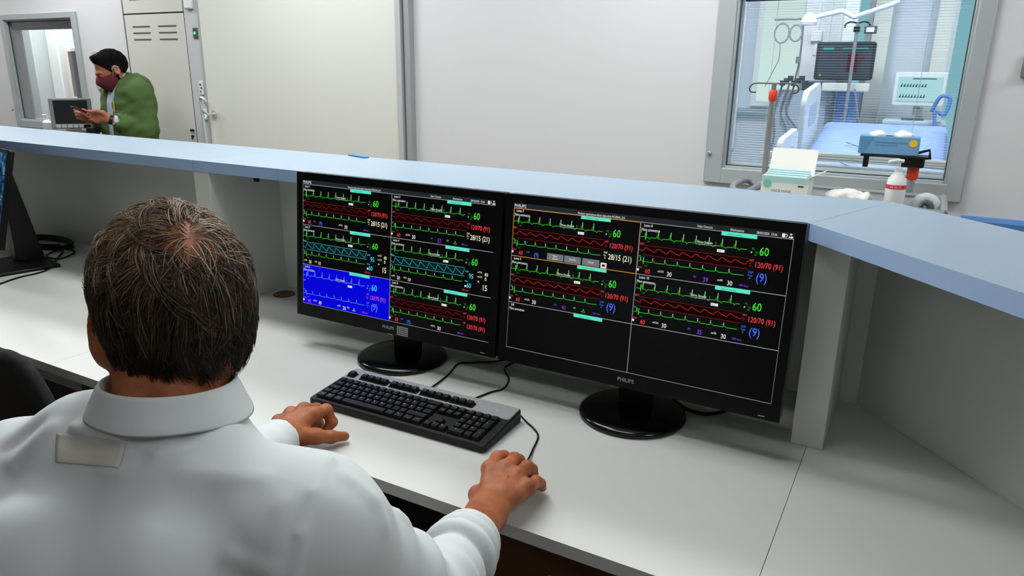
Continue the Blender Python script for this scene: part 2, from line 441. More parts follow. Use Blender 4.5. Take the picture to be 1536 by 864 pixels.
rg = MB(); rg.tube([(.016 * math.cos(a), -.0135, .022 * math.sin(a)) for a in np.linspace(0, 2 * math.pi, 25)], .0035, 6); rg.build('glowing_ring', emis('green ring', S(150, 255, 180), 1.4), d, smooth=True)

# cream built-in cabinet
cb = thing('wall_cabinet', 'tall cream wall cabinet with vent slots, behind the man in green', 'cabinet', (-4.855, 3.5, 0))
for x0, x1 in ((-.337, -.326), (.322, .333)): MB().box((x0, -.0215, 0), (x1, 0, CEIL - .05)).build('shadow_gap', M_DARK, cb)
MB().box((-.326, -.018, 1.824), (.322, 0, 1.834)).build('shadow_gap', M_DARK, cb)
lowd = MB().box((-.326, -.022, .05), (.322, -.004, 1.824)).build('door', M_CAB, cb, bevel=.0015)
upd = MB().box((-.326, -.022, 1.834), (.322, -.004, CEIL - .1)).build('door', M_CAB, cb, bevel=.0015)
for zz, dd in ((1.743, lowd), (1.700, lowd), (1.656, lowd), (1.925, upd), (1.965, upd)):
    for xx in (-.145, .14): MB().prism(rrect(.195, .011, .005, 3, xx, zz), 0, .0015).build('vent_slot', mat('slot grey', S(88, 88, 82), .8), dd).matrix_local = Matrix.Translation((0, -.0219, 0)) @ Matrix.Rotation(math.pi / 2, 4, 'X')
lk = MB(); lk.box((.276, -.036, 1.035), (.304, -.022, 1.05)); lk.build('lock', M_BLACK, lowd)
lk = MB(); lk.tube([(.288, -.022, 1.0), (.288, -.034, 1.0)], .009, 12); lk.build('keyhole', M_BLACK, lowd)
MB().box((.283, -.036, .978), (.293, -.03, 1.0)).build('hanging_key', M_BLACK, lowd)
# access hatch on the wall
h = thing('wall_hatch', 'square grey framed hatch on the wall behind the masked man', 'hatch', (-5.48, 3.5, 1.30))
fr = MB()
for lo, hi in (((-.165, -.012, 0), (-.15, 0, .275)), ((.15, -.012, 0), (.165, 0, .275)), ((-.15, -.012, 0), (.15, 0, .015)), ((-.15, -.012, .26), (.15, 0, .275))): fr.box(lo, hi)
fr.build('frame', mat('hatch frame', S(176, 178, 180), .5), h); MB().box((-.15, -.006, .015), (.15, 0, .26)).build('panel', mat('hatch panel', S(196, 196, 198), .5), h)
tag(MB().box((-5.41, 3.488, .98), (-5.25, 3.5, 1.24)).build('wall_box', mat('wall box', S(182, 184, 188), .5), bevel=.004), 'pale grey flat box on the wall below the framed hatch', 'box')
# blue bumper rail on the right and a grey holder
tag(MB().prism([(3.465, .76), (3.5, .76), (3.5, .925), (3.475, .925), (3.465, .91)], .16, 3.1).build('wall_bumper', mat('bumper blue', S(72, 122, 178), .5)), 'blue protective bumper rail along the wall at the far right', 'rail')
o = bpy.data.objects['wall_bumper']; o.matrix_world = Matrix(((0, 0, 1, 0), (1, 0, 0, 0), (0, 1, 0, 0), (0, 0, 0, 1)))
d = thing('wall_bracket', 'small grey bracket on the plain wall at the right edge', 'bracket', (0.285, 3.5, 1.47))
MB().box((-.02, -.02, 0), (.03, 0, .09)).build('plate', mat('bracket grey', S(120, 122, 126), .5), d, bevel=.006)
MB().tube([(0.005, -.02, .05), (0.005, -.06, .05), (.005, -.07, .07)], .008, 8).build('arm', mat('bracket grey', S(120, 122, 126), .5), d, smooth='auto')

# ------------------------------------------------------------------ ceiling lights
def ceiling_light(i, x, y, sx, sy, w, col, label, z, grp):
    t = thing('ceiling_light', label, 'light', (x, y, z - .03), 0, grp)
    fr = MB(); b = .02
    for lo, hi in (((-sx / 2 - b, -sy / 2 - b, 0), (-sx / 2, sy / 2 + b, .03)), ((sx / 2, -sy / 2 - b, 0), (sx / 2 + b, sy / 2 + b, .03)), ((-sx / 2, -sy / 2 - b, 0), (sx / 2, -sy / 2, .03)), ((-sx / 2, sy / 2, 0), (sx / 2, sy / 2 + b, .03))): fr.box(lo, hi)
    fr.build('frame', M_WHITE, t)
    MB().box((-sx / 2, -sy / 2, .012), (sx / 2, sy / 2, .03)).build('diffuser', emis('diffuser glow %d' % i, col, 4.0), t)
    L = bpy.data.lights.new('panel_light', 'AREA'); L.shape = 'RECTANGLE'; L.size = sx; L.size_y = sy; L.energy = w; L.color = col
    lo = bpy.data.objects.new('panel_light', L); COL.objects.link(lo); lo.parent = t; lo.location = (0, 0, .008)
for i, a in enumerate(LIGHTS): ceiling_light(i, *a, CEIL, 'corridor ceiling lights')
for i, a in enumerate(ROOM_LIGHTS): ceiling_light(20 + i, *a, CEIL, 'room ceiling lights')

# ================================================================== COUNTER AND DESK
M_BLUE = mat('blue laminate', S(146, 166, 184), 0.36, noise=0.012, nscale=4)
M_BLUE_E = mat('blue edge band', S(168, 198, 236), 0.45)
M_GREYP = mat('grey panel', S(216, 219, 210), 0.55, noise=0.02, nscale=5)
M_DESK = mat('white desk laminate', S(208, 209, 203), 0.4, noise=0.012, nscale=12)
M_DESK_E = mat('desk edge band', S(214, 214, 210), 0.5)
CT, DT, DF = 1.2, 0.74, 0.924

rc = thing('reception_counter', 'blue-topped reception counter wrapping around the desk in pale grey panels', 'counter', (-1.4, 1.6, 0))
def rcp(mb, name, m, **k):
    mb.v = [(x + 1.4, y - 1.6, z) for x, y, z in mb.v]; return mb.build(name, m, rc, **k)
def slab(poly, z0, z1, front, mtop, medge, name, where=None):
    mb = MB(); n = len(poly)
    mb.add([(p[0], p[1], z1) for p in poly], [tuple(range(n))], mtop); mb.add([(p[0], p[1], z0) for p in poly], [tuple(reversed(range(n)))], mtop)
    for i in range(n):
        a, b = poly[i], poly[(i + 1) % n]
        mb.add([(a[0], a[1], z0), (b[0], b[1], z0), (b[0], b[1], z1), (a[0], a[1], z1)], [(0, 1, 2, 3)], medge if i in front else mtop)
    bm = MB(); bm.v, bm.f, bm.m, bm.mats = mb.v, mb.f, mb.m, mb.mats
    return bm
cf = (-0.175, 1.467); cbk = (-0.054, 1.834)
rcp(slab([(-4.9, 1.467), (-1.9455, 1.467), (-1.9455, 1.837), (-4.9, 1.837)], CT - .033, CT, (0,), M_BLUE, M_BLUE_E, ''), 'counter_top', None)
rcp(slab([(-1.9445, 1.467), cf, cbk, (-1.9445, 1.837)], CT - .033, CT, (0,), M_BLUE, M_BLUE_E, ''), 'counter_top', None)
e = .0012
rcp(slab([(cf[0] + e, cf[1]), (cf[0] + .313 * 3, cf[1] - .342 * 3), (cbk[0] + .23 * 5, cbk[1] - .232 * 5), (cbk[0] + e, cbk[1])], CT - .033, CT, (0,), M_BLUE, M_BLUE_E, ''), 'counter_top', None)
rcp(MB().box((-4.9, 1.745, 0), (-1.915, 1.765, CT - .034)), 'back_panel', M_GREYP)
rcp(MB().box((-1.914, 1.745, 0), (-.056, 1.765, CT - .034)), 'back_panel', M_GREYP)
pa = (-.066, 1.757); pbn = (pa[0] + .674 * 1.35, pa[1] - .738 * 1.35)
rcp(MB().prism([pa, pbn, (pbn[0] + .738 * .02, pbn[1] + .674 * .02), (pa[0] + .738 * .02, pa[1] + .674 * .02)], 0, CT - .034), 'back_panel', M_GREYP)
for x0, x1 in ((-3.71, -3.645), (-1.947, -1.88), (-.157, -.095)):
    rcp(MB().box((x0, 1.469, DT), (x1, 1.745, CT - .034)), 'support_fin', M_GREYP, bevel=.001)
for (x, y) in ((-1.879, 1.645), (-.094, 1.54)):
    k = MB(); k.tube([(x - .002, y, 1.125 if x < -1 else 1.15), (x + .012, y, 1.125 if x < -1 else 1.15)], .0075, 12); rcp(k, 'cable_clip', M_BLACK)

def desk(poly, front, label, sup):
    cx = sum(p[0] for p in poly) / len(poly); cy = sum(p[1] for p in poly) / len(poly)
    t = thing('desk', label, 'desk', (cx, cy, 0))
    s = slab([(p[0] - cx, p[1] - cy) for p in poly], DT - .024, DT, front, M_DESK, M_DESK_E, '')
    s.build('worktop', None, t)
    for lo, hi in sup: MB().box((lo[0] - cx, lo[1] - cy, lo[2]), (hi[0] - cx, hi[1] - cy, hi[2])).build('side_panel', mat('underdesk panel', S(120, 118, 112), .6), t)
    return t
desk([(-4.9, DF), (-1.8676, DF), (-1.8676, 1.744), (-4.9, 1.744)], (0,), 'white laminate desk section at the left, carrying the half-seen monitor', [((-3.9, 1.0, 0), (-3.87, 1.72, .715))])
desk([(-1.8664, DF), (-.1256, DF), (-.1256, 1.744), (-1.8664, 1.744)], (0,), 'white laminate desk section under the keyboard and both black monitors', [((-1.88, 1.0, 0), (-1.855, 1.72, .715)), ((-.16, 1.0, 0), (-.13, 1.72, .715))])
desk([(-.1244, DF), (-.1244 + .674 * .8, DF - .738 * .8), (-.055 + .674 * 1.3, 1.744 - .738 * 1.3), (-.057, 1.744), (-.1244, 1.744)], (0,), 'angled empty white laminate desk section at the far right', [])
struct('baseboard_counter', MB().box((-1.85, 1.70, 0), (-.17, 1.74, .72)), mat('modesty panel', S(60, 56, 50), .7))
# pedestal under the desk
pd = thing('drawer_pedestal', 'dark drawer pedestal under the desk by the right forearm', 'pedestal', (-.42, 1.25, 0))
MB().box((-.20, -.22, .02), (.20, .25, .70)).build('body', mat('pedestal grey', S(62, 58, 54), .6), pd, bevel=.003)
for i in range(3): 
    dr = MB().box((-.195, -.238, .04 + i * .22), (.195, -.22, .25 + i * .22)).build('drawer', mat('pedestal wood', S(92, 58, 34), .5, noise=.2, nscale=6, stretch=(1, 1, 12)), pd, bevel=.002)
    MB().tube([(-.06, -.238, .15 + i * .22), (-.06, -.262, .15 + i * .22), (.06, -.262, .15 + i * .22), (.06, -.238, .15 + i * .22)], .005, 8).build('handle', M_STEEL, dr)
# cable grommet set into the desk
g = thing('cable_grommet', 'round brown cable grommet in the desk left of the monitors', 'grommet', (-1.815, 1.668, DT))
M_BRN = mat('grommet brown', S(98, 74, 52), .5)
MB().lathe([(.030, 0), (.036, 0), (.036, .003), (.033, .0045), (.030, .003)], 40).build('ring', M_BRN, g, smooth='auto')
MB().lathe([(.0001, .0005), (.031, .0005), (.031, .0022), (.0001, .0022)], 40).build('cap', mat('grommet cap', S(84, 62, 44), .6), g)
# strip of blue tape on the counter's far edge
tag(MB().prism([(-1.645, 1.828), (-1.553, 1.80), (-1.548, 1.818), (-1.640, 1.846)], CT, CT + .004).build('tape_strip', mat('blue tape', S(10, 120, 190), .5)), 'short bright blue tape strip on the far edge of the counter', 'tape')

# ================================================================== SCREENS
M_BEZ = mat('monitor housing', S(7, 7, 8), 0.42, spec=0.2)
M_GLOSSB = mat('glossy black base', S(6, 6, 7), 0.16, spec=0.4)
M_SCRN = mat('dark display', S(9, 9, 12), 0.35, spec=0.18)
K = 1.0
E_ = {'white': emis('px white', S(225, 228, 230), K), 'green': emis('px green', S(70, 225, 60), K), 'gwave': emis('px trace green', S(58, 186, 48), K), 'rwave': emis('px trace red', S(180, 46, 48), K), 'dgreen': emis('px deep green', S(40, 150, 40), K), 'red': emis('px red', S(232, 66, 66), K), 'wred': emis('px wave red', S(124, 30, 34), K),
      'dred': emis('px dark red', S(22, 5, 6), K), 'cyan': emis('px label', S(92, 226, 196), K), 'ctext': emis('px label text', S(40, 130, 115), K), 'blue': emis('px blue', S(66, 112, 240), K), 'purple': emis('px purple', S(126, 66, 214), K), 'cream': emis('px cream', S(236, 234, 202), K),
      'teal': emis('px teal', S(70, 165, 168), K), 'dteal': emis('px dark teal', S(7, 34, 36), K), 'bcell': emis('px blue cell', S(6, 6, 214), K), 'lblue': emis('px light blue', S(96, 140, 240), K), 'aqua': emis('px aqua', S(70, 210, 240), K), 'mag': emis('px magenta', S(200, 80, 190), K),
      'bar': emis('px status bar', S(36, 40, 42), K), 'orange': emis('px orange', S(190, 132, 50), K), 'grey': emis('px button', S(112, 118, 124), K), 'line': emis('px rule', S(150, 152, 155), K), 'gtip': emis('px pale green', S(150, 200, 150), K), 'dark': emis('px dark', S(30, 34, 36), K)}
SW, SH = 0.592, 0.333
class Scr:
    def __init__(s): s.mb = MB()
    def P(s, u, v, l): return ((u - .5) * SW, (.5 - v) * SH, .00025 * l)
    def rect(s, u0, v0, u1, v1, c, l=1): s.mb.add([s.P(u0, v1, l), s.P(u1, v1, l), s.P(u1, v0, l), s.P(u0, v0, l)], [(0, 1, 2, 3)], E_[c])
    def line(s, pts, c, w=.0011, l=3):
        P = [np.array(s.P(u, v, l)) for u, v in pts]; vs = []
        for i in range(len(P)):
            t = P[min(i + 1, len(P) - 1)] - P[max(i - 1, 0)]; t = t / (np.linalg.norm(t) + 1e-9); nrm = np.array([-t[1], t[0], 0]) * w / 2
            vs += [P[i] - nrm, P[i] + nrm]
        s.mb.add(vs, [(2 * i, 2 * i + 2, 2 * i + 3, 2 * i + 1) for i in range(len(P) - 1)], E_[c])
    def text(s, t, u, v, h, c, l=4, sq=.8, align='l', slant=0.0):
        V, F, w = text2d(t, 0, 0, h * SH, sq, align=align); b = s.P(u, v, l)
        s.mb.add([(b[0] + x + slant * y, b[1] + y, b[2]) for x, y in V], F, E_[c])
def cell(s, u0, v0, name, kind, r):
    H = .3217; T = lambda t, u, v, h, c, **k: s.text(t, u0 + u, v0 + v, h, c, **k)
    blue = kind == 'blue'
    if blue: s.rect(u0, v0, u0 + .5, v0 + H, 'bcell', 1)
    T(name, .012, .024, .017, 'white'); T('Non ammesso', .005, .05, .018, 'white')
    s.rect(u0 + .276, v0 - .002, u0 + .389, v0 + .022, 'cyan', 3); T('Segnale in attesa' if r % 2 else 'Segnale sospeso', .296, .017, .012, 'ctext', l=5)
    if kind == 'empty': return
    g = 'lblue' if blue else 'gwave'; gt = 'lblue' if blue else 'gtip'
    rr = random.Random(r)
    # first trace
    base = .087; pts = []; x = .004; ph = rr.uniform(.012, .03); gap = .195 + rr.uniform(-.02, .02)
    def beat(pts, x, base, amp):
        pts += [(u0 + x, v0 + base), (u0 + x + .003, v0 + base - amp * .55), (u0 + x + .005, v0 + base + .004), (u0 + x + .007, v0 + base - amp), (u0 + x + .0085, v0 + base + .003), (u0 + x + .016, v0 + base + .002), (u0 + x + .020, v0 + base + .011), (u0 + x + .024, v0 + base + .001)]
    for (b, amp, off) in ((.087, .043, ph), (.238, .026, ph * .6)):
        pts = [(u0 + .003, v0 + b)]; x = off
        while x < .345:
            beat(pts, x, b, amp) if b < .1 else pts.extend([(u0 + x, v0 + b), (u0 + x + .0015, v0 + b - amp), (u0 + x + .003, v0 + b - .002), (u0 + x + .007, v0 + b - .006), (u0 + x + .010, v0 + b + .002)])
            x += .0432
        pts.append((u0 + .362, v0 + b)); s.line(pts, g, .0010)
        x = off
        while x < .345:
            s.line([(u0 + x + (.007 if b < .1 else .0015), v0 + b - amp * 1.02), (u0 + x + (.007 if b < .1 else .0015), v0 + b - amp * .35)], gt, .0012, 4); x += .0432
        s.line([(u0 + .022, v0 + b + .016), (u0 + .022, v0 + b - .026)], 'lblue' if blue else 'green', .0012, 4); T('1mV', .026, b + .03, .01, 'lblue' if blue else 'dgreen')
        T('II' if b < .1 else 'V5', .003, b - .024, .013, g)
    T('Ritmo Sinusale', .2, .082, .014, 'white', l=6); s.line([(u0 + .196, v0 + .066), (u0 + .196, v0 + .09), (u0 + .262, v0 + .09), (u0 + .262, v0 + .066)], 'line', .0007, 5)
    s.rect(u0 + .268, v0 + .106, u0 + .292, v0 + .122, 'white', 4); T('Stop', .2715, .119, .009, 'dark', l=5)
    # pressure / pleth trace
    c, band = {'red': ('wred', 'dred'), 'teal': ('teal', 'dteal'), 'blue': ('purple', None)}[kind]
    yt, yb, ym = .138, .198, .162
    if band:
        s.rect(u0 + .028, v0 + yt, u0 + .372, v0 + yb, band, 2); s.line([(u0 + .02, v0 + yt), (u0 + .372, v0 + yt)], c, .0008, 3); s.line([(u0 + .02, v0 + yb), (u0 + .372, v0 + yb)], c, .0008, 3)
    if not blue:
        pts = []
        for i in range(170):
            x = .003 + i * .369 / 169; p = ((x - ph) / .0432) % 1
            a = (p / .2) if p < .2 else (1 - (p - .2) / .8) ** 1.1 + (.12 * math.sin((p - .2) * 9) if kind == 'red' and p < .55 else 0)
            pts.append((u0 + x, v0 + (ym + .012 - .022 * a) if kind == 'red' else v0 + .188 - .042 * a))
        s.line(pts, 'rwave' if kind == 'red' and r > 6 else c, .0009, 4)
    T('ART' if kind != 'teal' else 'Pleth', .003, .137, .014, {'red': 'red', 'teal': 'aqua', 'blue': 'mag'}[kind])
    # numbers
    T('60', .401, .112, .05, 'aqua' if blue else 'green', sq=.78); T('FC', .377, .085, .013, 'dgreen' if not blue else 'lblue'); T('120', .387, .103, .011, 'dgreen' if not blue else 'lblue'); T('50', .387, .118, .011, 'dgreen' if not blue else 'lblue'); T('#', .375, .104, .012, 'white')
    if kind == 'teal':
        T('95', .392, .208, .036, 'aqua', sq=.8); T('SpO2', .375, .166, .011, 'aqua'); T('Polso', .375, .236, .011, 'aqua'); T('60', .383, .278, .036, 'aqua', sq=.8); s.rect(u0 + .374, v0 + .262, u0 + .381, v0 + .275, 'white', 3)
        T('etCO2', .432, .158, .012, 'cream'); T('40', .464, .176, .026, 'cream'); T('imCO2', .432, .19, .012, 'cream'); T('0', .466, .208, .026, 'cream'); T('FR', .434, .226, .012, 'cream'); T('15', .455, .278, .042, 'cream', sq=.78)
        T('awRR', .008, .292, .012, 'cream'); T('20', .036, .307, .026, 'cream'); T('FiO2', .072, .292, .012, 'cream'); T('10', .092, .307, .026, 'cream'); T('NBP Auto', .362, .303, .012, 'red'); return
    T('120/70 (91)', .391, .183, .033, 'mag' if blue else 'red', sq=.74); T('ART', .374, .152, .013, 'mag' if blue else 'red'); T('Sis.', .374, .168, .01, 'wred' if not blue else 'mag'); T('160', .374, .182, .01, 'wred' if not blue else 'mag')
    low, bot = r3[r]
    if low == 'pap': T('28/15 (21)', .391, .256, .037, 'cream', sq=.74); T('PAP', .374, .222, .013, 'cream'); T('Dia.', .374, .238, .01, 'cream'); T('16', .376, .254, .01, 'cream')
    elif low == 'art': T('120/70 (91)', .391, .252, .033, 'red', sq=.74); T('ABP', .374, .22, .013, 'red'); T('Sis.', .374, .236, .01, 'wred')
    else: T('(9)', .4, .262, .052, 'lblue' if blue else 'blue', sq=.8); T('CVP', .374, .222, .014, 'lblue' if blue else 'blue'); T('Media', .374, .238, .01, 'blue'); T('10', .378, .254, .01, 'blue')
    s.rect(u0 + .001, v0 + .286, u0 + .008, v0 + .3, 'white', 3); T('Polso', .005, .281, .011, 'red')
    for tx, u, c2, lab in bot:
        T(tx, u, .309, .029, c2, sq=.8); T(lab, u - .032, .291, .012, c2)
    T('NBP Auto', .35, .303, .012, 'purple' if not blue else 'mag')
r3 = {1: ('pap', [('60', .031, 'red', ''), ('(9)', .096, 'blue', 'CVP'), ('30', .244, 'white', 'etCO2')]),
      2: ('pap', [('60', .031, 'red', ''), ('30', .108, 'white', 'etCO2'), ('53', .236, 'purple', 'BIS'), ('-?-', .312, 'green', 'SEF')]),
      5: ('cvp', [('60', .031, 'mag', ''), ('40', .096, 'white', 'etCO2'), ('20', .24, 'white', 'awRR'), ('-?-', .296, 'white', 'FiO2')]),
      6: ('art', [('60', .031, 'red', ''), ('(9)', .094, 'blue', 'CVP'), ('30', .25, 'white', 'etCO2')]),
      7: ('pap', [('60', .031, 'red', ''), ('(9)', .096, 'blue', 'CVP')]),
      8: ('cvp', [('60', .031, 'red', ''), ('30', .108, 'white', 'etCO2'), ('39', .232, 'purple', 'BIS'), ('30', .312, 'white', 'awRR')]),
      9: ('cvp', [('60', .031, 'red', ''), ('30', .1, 'white', 'etCO2'), ('41', .226, 'purple', 'BIS'), ('-?-', .304, 'green', 'SEF')]),
      10: ('cvp', [('60', .031, 'red', ''), ('30', .108, 'white', 'etCO2'), ('35', .232, 'purple', 'BIS'), ('30', .312, 'white', 'awRR')])}
def bar(s, orange):
    s.rect(0, 0, 1, .035, 'bar', 1); s.text('PHILIPS', .002, .028, .021, 'white', sq=.95)
    s.text('Nessuna registrazione allarmi disponibile PICURAA_2Ch', .262, .028, .014, 'white', sq=.72)
    s.text('Stato Comune', .695, .026, .014, 'white'); s.text('Eliminazione', .803, .026, .014, 'white'); s.text('28/05/2020  12:46', .885, .026, .014, 'white')
    s.rect(.963, .008, .972, .03, 'white', 2); s.line([(.975, .009), (.979, .019), (.975, .029)], 'white', .001); s.rect(.987, .006, .992, .014, 'white', 2); s.rect(.984, .022, .996, .03, 'white', 2)
    for v in (.035, .3567, .6783): s.line([(0, v), (1, v)], 'line', .0011, 2)
    s.line([(.5, .035), (.5, 1)], 'line', .0011, 2); s.line([(.001, .035), (.001, .999), (.999, .999), (.999, .035)], 'line', .0009, 2)
def screen_one():
    s = Scr(); bar(s, 0)
    for r, (cx, cy, nm, kd) in {1: (0, 0, 'Letto 1', 'red'), 2: (1, 0, 'Letto 2', 'red'), 3: (0, 1, 'Letto 3', 'teal'), 4: (1, 1, 'Letto 4', 'teal'), 5: (0, 2, 'Letto 5', 'blue'), 6: (1, 2, 'Letto 6', 'red')}.items():
        cell(s, .5 * cx, .035 + .3217 * cy, nm, kd, r)
    return s.mb
def screen_two():
    s = Scr(); bar(s, 1)
    for r, (cx, cy, nm, kd) in {7: (0, 0, 'Letto 7', 'red'), 8: (1, 0, 'Letto 8', 'red'), 9: (0, 1, 'Letto 9', 'red'), 10: (1, 1, 'Letto 10', 'red'), 11: (0, 2, 'E.R', 'empty')}.items():
        cell(s, .5 * cx, .035 + .3217 * cy, nm, kd, r)
    s.line([(.002, .036), (.499, .036), (.499, .356), (.002, .356), (.002, .036)], 'orange', .0014, 6)
    for u, t1, t2 in ((.152, 'Pausa', 'allarmi'), (.222, 'Bed Fila', ''), (.294, 'Chiudi', '')):
        s.rect(u, .306, u + .066, .350, 'grey', 6); s.text(t1, u + .033, .326 if t2 else .333, .013, 'white', 7, align='c')
        if t2: s.text(t2, u + .033, .343, .013, 'white', 7, align='c')
    s.rect(.366, .318, .388, .352, 'white', 6); s.rect(.371, .328, .383, .343, 'dark', 7)
    return s.mb
def monitor(label, X, graphics, sticker, grp):
    t = thing('computer_monitor', label, 'monitor', (X, 1.42, DT), 0, grp)
    tl = .092; sy, sz = -.037, .286
    T = Matrix(((1, 0, 0, 0), (0, math.sin(tl), -math.cos(tl), sy), (0, math.cos(tl), math.sin(tl), sz), (0, 0, 0, 1)))
    def B(mb, name, m, par=t, **k):
        mb.v = [tuple(T @ Vector(p)) for p in mb.v]; return mb.build(name, m, par, **k)
    hw, top, bot = SW / 2 + .019, SH / 2 + .019, -SH / 2 - .034
    h = MB(); h.prism(rrect(2 * hw, top - bot, .006, 4, 0, (top + bot) / 2), -.034, -.003)
    h.prism(rrect(2 * hw - .06, top - bot - .06, .02, 4, 0, (top + bot) / 2), -.052, -.034)
    hs = B(h, 'housing', M_BEZ, bevel=.002)
    bz = MB()
    for a, b, c, d2 in ((-hw, -SW / 2, bot, top), (SW / 2, hw, bot, top), (-SW / 2, SW / 2, bot, -SH / 2), (-SW / 2, SW / 2, SH / 2, top)): bz.box((a, c, -.006), (b, d2, .0012))
    B(bz, 'bezel', M_BEZ)
    sc = B(MB().box((-SW / 2, -SH / 2, -.003), (SW / 2, SH / 2, -.0022)), 'screen', M_SCRN)
    graphics.v = [(x, y, z - .0022) for x, y, z in graphics.v]; B(graphics, 'display_graphics', None, sc)
    V, F, w = text2d('PHILIPS', 0, bot + .014, .0085, 1.0, align='c'); lg = MB(); lg.add([(x, y, .0016) for x, y in V], F); B(lg, 'brand_lettering', mat('logo silver', S(190, 192, 195), .4), hs)
    pm = MB(); pm.box((hw - .04, bot + .006, .001), (hw - .028, bot + .0075, .0016)); B(pm, 'power_mark', mat('logo silver', S(190, 192, 195), .4), hs)
    if sticker:
        st = B(MB().box((.028, bot + .004, .0012), (.062, bot + .027, .0016)), 'sticker', mat('silver sticker', S(168, 168, 164), .5), hs)
        pr = MB()
        for j in range(4):
            x = .031
            while x < .058:
                wd = random.uniform(.002, .005); pr.box((x, bot + .0065 + j * .005, .0016), (min(x + wd, .0595), bot + .0092 + j * .005, .0018)); x += wd + .0012
        B(pr, 'sticker_print', mat('sticker print', S(70, 70, 70), .6), hs)
        pm = MB(); pm.box((-.002, bot + .0005, .001), (.014, bot + .002, .0016)); B(pm, 'base_mark', mat('logo silver', S(190, 192, 195), .4), hs)
    nk = MB(); nk.prism([(-.04, .012), (.04, .012), (.032, .045), (-.032, .045)], .01, .24); nk.build('stand_neck', M_BEZ, t, bevel=.004)
    MB().lathe([(.0001, 0), (.112, 0), (.118, .004), (.117, .010), (.108, .015), (.05, .019), (.0001, .020)], 64, m=None).build('stand_base', M_GLOSSB, t, smooth=True)
    return t
monitor('black monitor at left with one blue-filled panel and a silver sticker', -1.124, screen_one(), True, 'twin patient monitoring screens')
monitor('black monitor at right with empty lower panels, beside the grey fin', -0.4855, screen_two(), False, 'twin patient monitoring screens')

# half-seen monitor at the far left
lm = thing('computer_monitor', 'slim black monitor with blue pictures, cut off at the left edge', 'monitor', (-2.985, 1.385, DT), -.2)
tl = .24
T = Matrix(((1, 0, 0, 0), (0, math.sin(tl), -math.cos(tl), -.035), (0, math.cos(tl), math.sin(tl), .285), (0, 0, 0, 1)))
def BL(mb, name, m, par=lm, **k):
    mb.v = [tuple(T @ Vector(p)) for p in mb.v]; return mb.build(name, m, par, **k)
BL(MB().prism(rrect(.54, .345, .005, 3), -.02, -.002), 'housing', M_BEZ, bevel=.0015)
bz = MB()
for a, b, c, d2 in ((-.27, -.262, -.1725, .1725), (.262, .27, -.1725, .1725), (-.262, .262, -.1725, -.15), (-.262, .262, .1645, .1725)): bz.box((a, c, -.004), (b, d2, .001))
BL(bz, 'bezel', M_BEZ)
mp = bpy.data.materials.new('picture display'); mp.use_nodes = True; nt = mp.node_tree; nt.nodes.remove(nt.nodes['Principled BSDF'])
em = nt.nodes.new('ShaderNodeEmission'); em.inputs[1].default_value = .8; nt.links.new(em.outputs[0], nt.nodes['Material Output'].inputs[0])
tc = nt.nodes.new('ShaderNodeTexCoord'); nz = nt.nodes.new('ShaderNodeTexNoise'); nz.inputs['Scale'].default_value = 28; nz.inputs['Detail'].default_value = 5; nt.links.new(tc.outputs['Object'], nz.inputs['Vector'])
rp = nt.nodes.new('ShaderNodeValToRGB'); cr = rp.color_ramp; cr.elements[0].position = .36; cr.elements[0].color = (*S(14, 24, 40), 1); cr.elements[1].position = .7; cr.elements[1].color = (*S(120, 170, 205), 1); x = cr.elements.new(.52); x.color = (*S(34, 78, 120), 1)
nt.links.new(nz.outputs[0], rp.inputs[0]); nt.links.new(rp.outputs[0], em.inputs[0])
scn = BL(MB().box((-.262, -.15, -.0015), (.262, .1645, -.001)), 'screen', M_SCRN)
for i in range(4):
    for j in range(4): BL(MB().box((-.26 + j * .131, -.148 + i * .078, -.001), (-.26 + j * .131 + .127, -.148 + i * .078 + .074, -.0006)), 'picture_tile', mp, scn)
nk = MB(); nk.prism([(.03, .02), (.13, .0), (.055, .42), (.03, .42)], -.035, .035); o = nk.build('stand_neck', M_BLACK, lm, bevel=.003); o.matrix_local = Matrix(((0, 0, 1, 0), (1, 0, 0, 0), (0, 1, 0, 0), (0, 0, 0, 1)))
MB().prism(rrect(.27, .21, .008, 3, 0.04, .03), 0, .012).build('stand_base', M_BLACK, lm, bevel=.002)

# ================================================================== KEYBOARD AND MOUSE
M_KEY = mat('keycap black', S(15, 15, 16), .45, spec=.35)
M_KBODY = mat('keyboard black', S(20, 20, 21), .5, spec=.3)
M_KSIL = mat('keyboard silver', S(160, 161, 162), .4, metal=.2)
kb = thing('keyboard', 'black computer keyboard with a silver top strip in front of the monitors', 'keyboard', (-.908, 1.178, DT), math.radians(1.4))
zt = lambda y: .0165 + (y + .082) / .164 * .0125
def kslab(pts, h0, h1):
    mb = MB(); n = len(pts)
    mb.add([(x, y, zt(y) + h0) for x, y in pts] + [(x, y, zt(y) + h1) for x, y in pts], [tuple(reversed(range(n))), tuple(range(n, 2 * n))] + [(i, (i + 1) % n, n + (i + 1) % n, n + i) for i in range(n)]); return mb
out = rrect(.46, .166, .010, 4)
mb = MB(); n = len(out); mb.add([(x, y, .002) for x, y in out] + [(x, y, zt(y)) for x, y in out], [tuple(reversed(range(n))), tuple(range(n, 2 * n))] + [(i, (i + 1) % n, n + (i + 1) % n, n + i) for i in range(n)])
mb.build('body', M_KBODY, kb, bevel=.0025)
kslab(rrect(.452, .052, .007, 4, 0, .0535), -.002, .0022).build('silver_strip', M_KSIL, kb, bevel=.0008)
mb = MB(); mb.box((-.212, -.0805, .015), (.215, -.0795, .0195)); mb.build('front_ridge', mat('ridge grey', S(60, 60, 61), .4), kb)
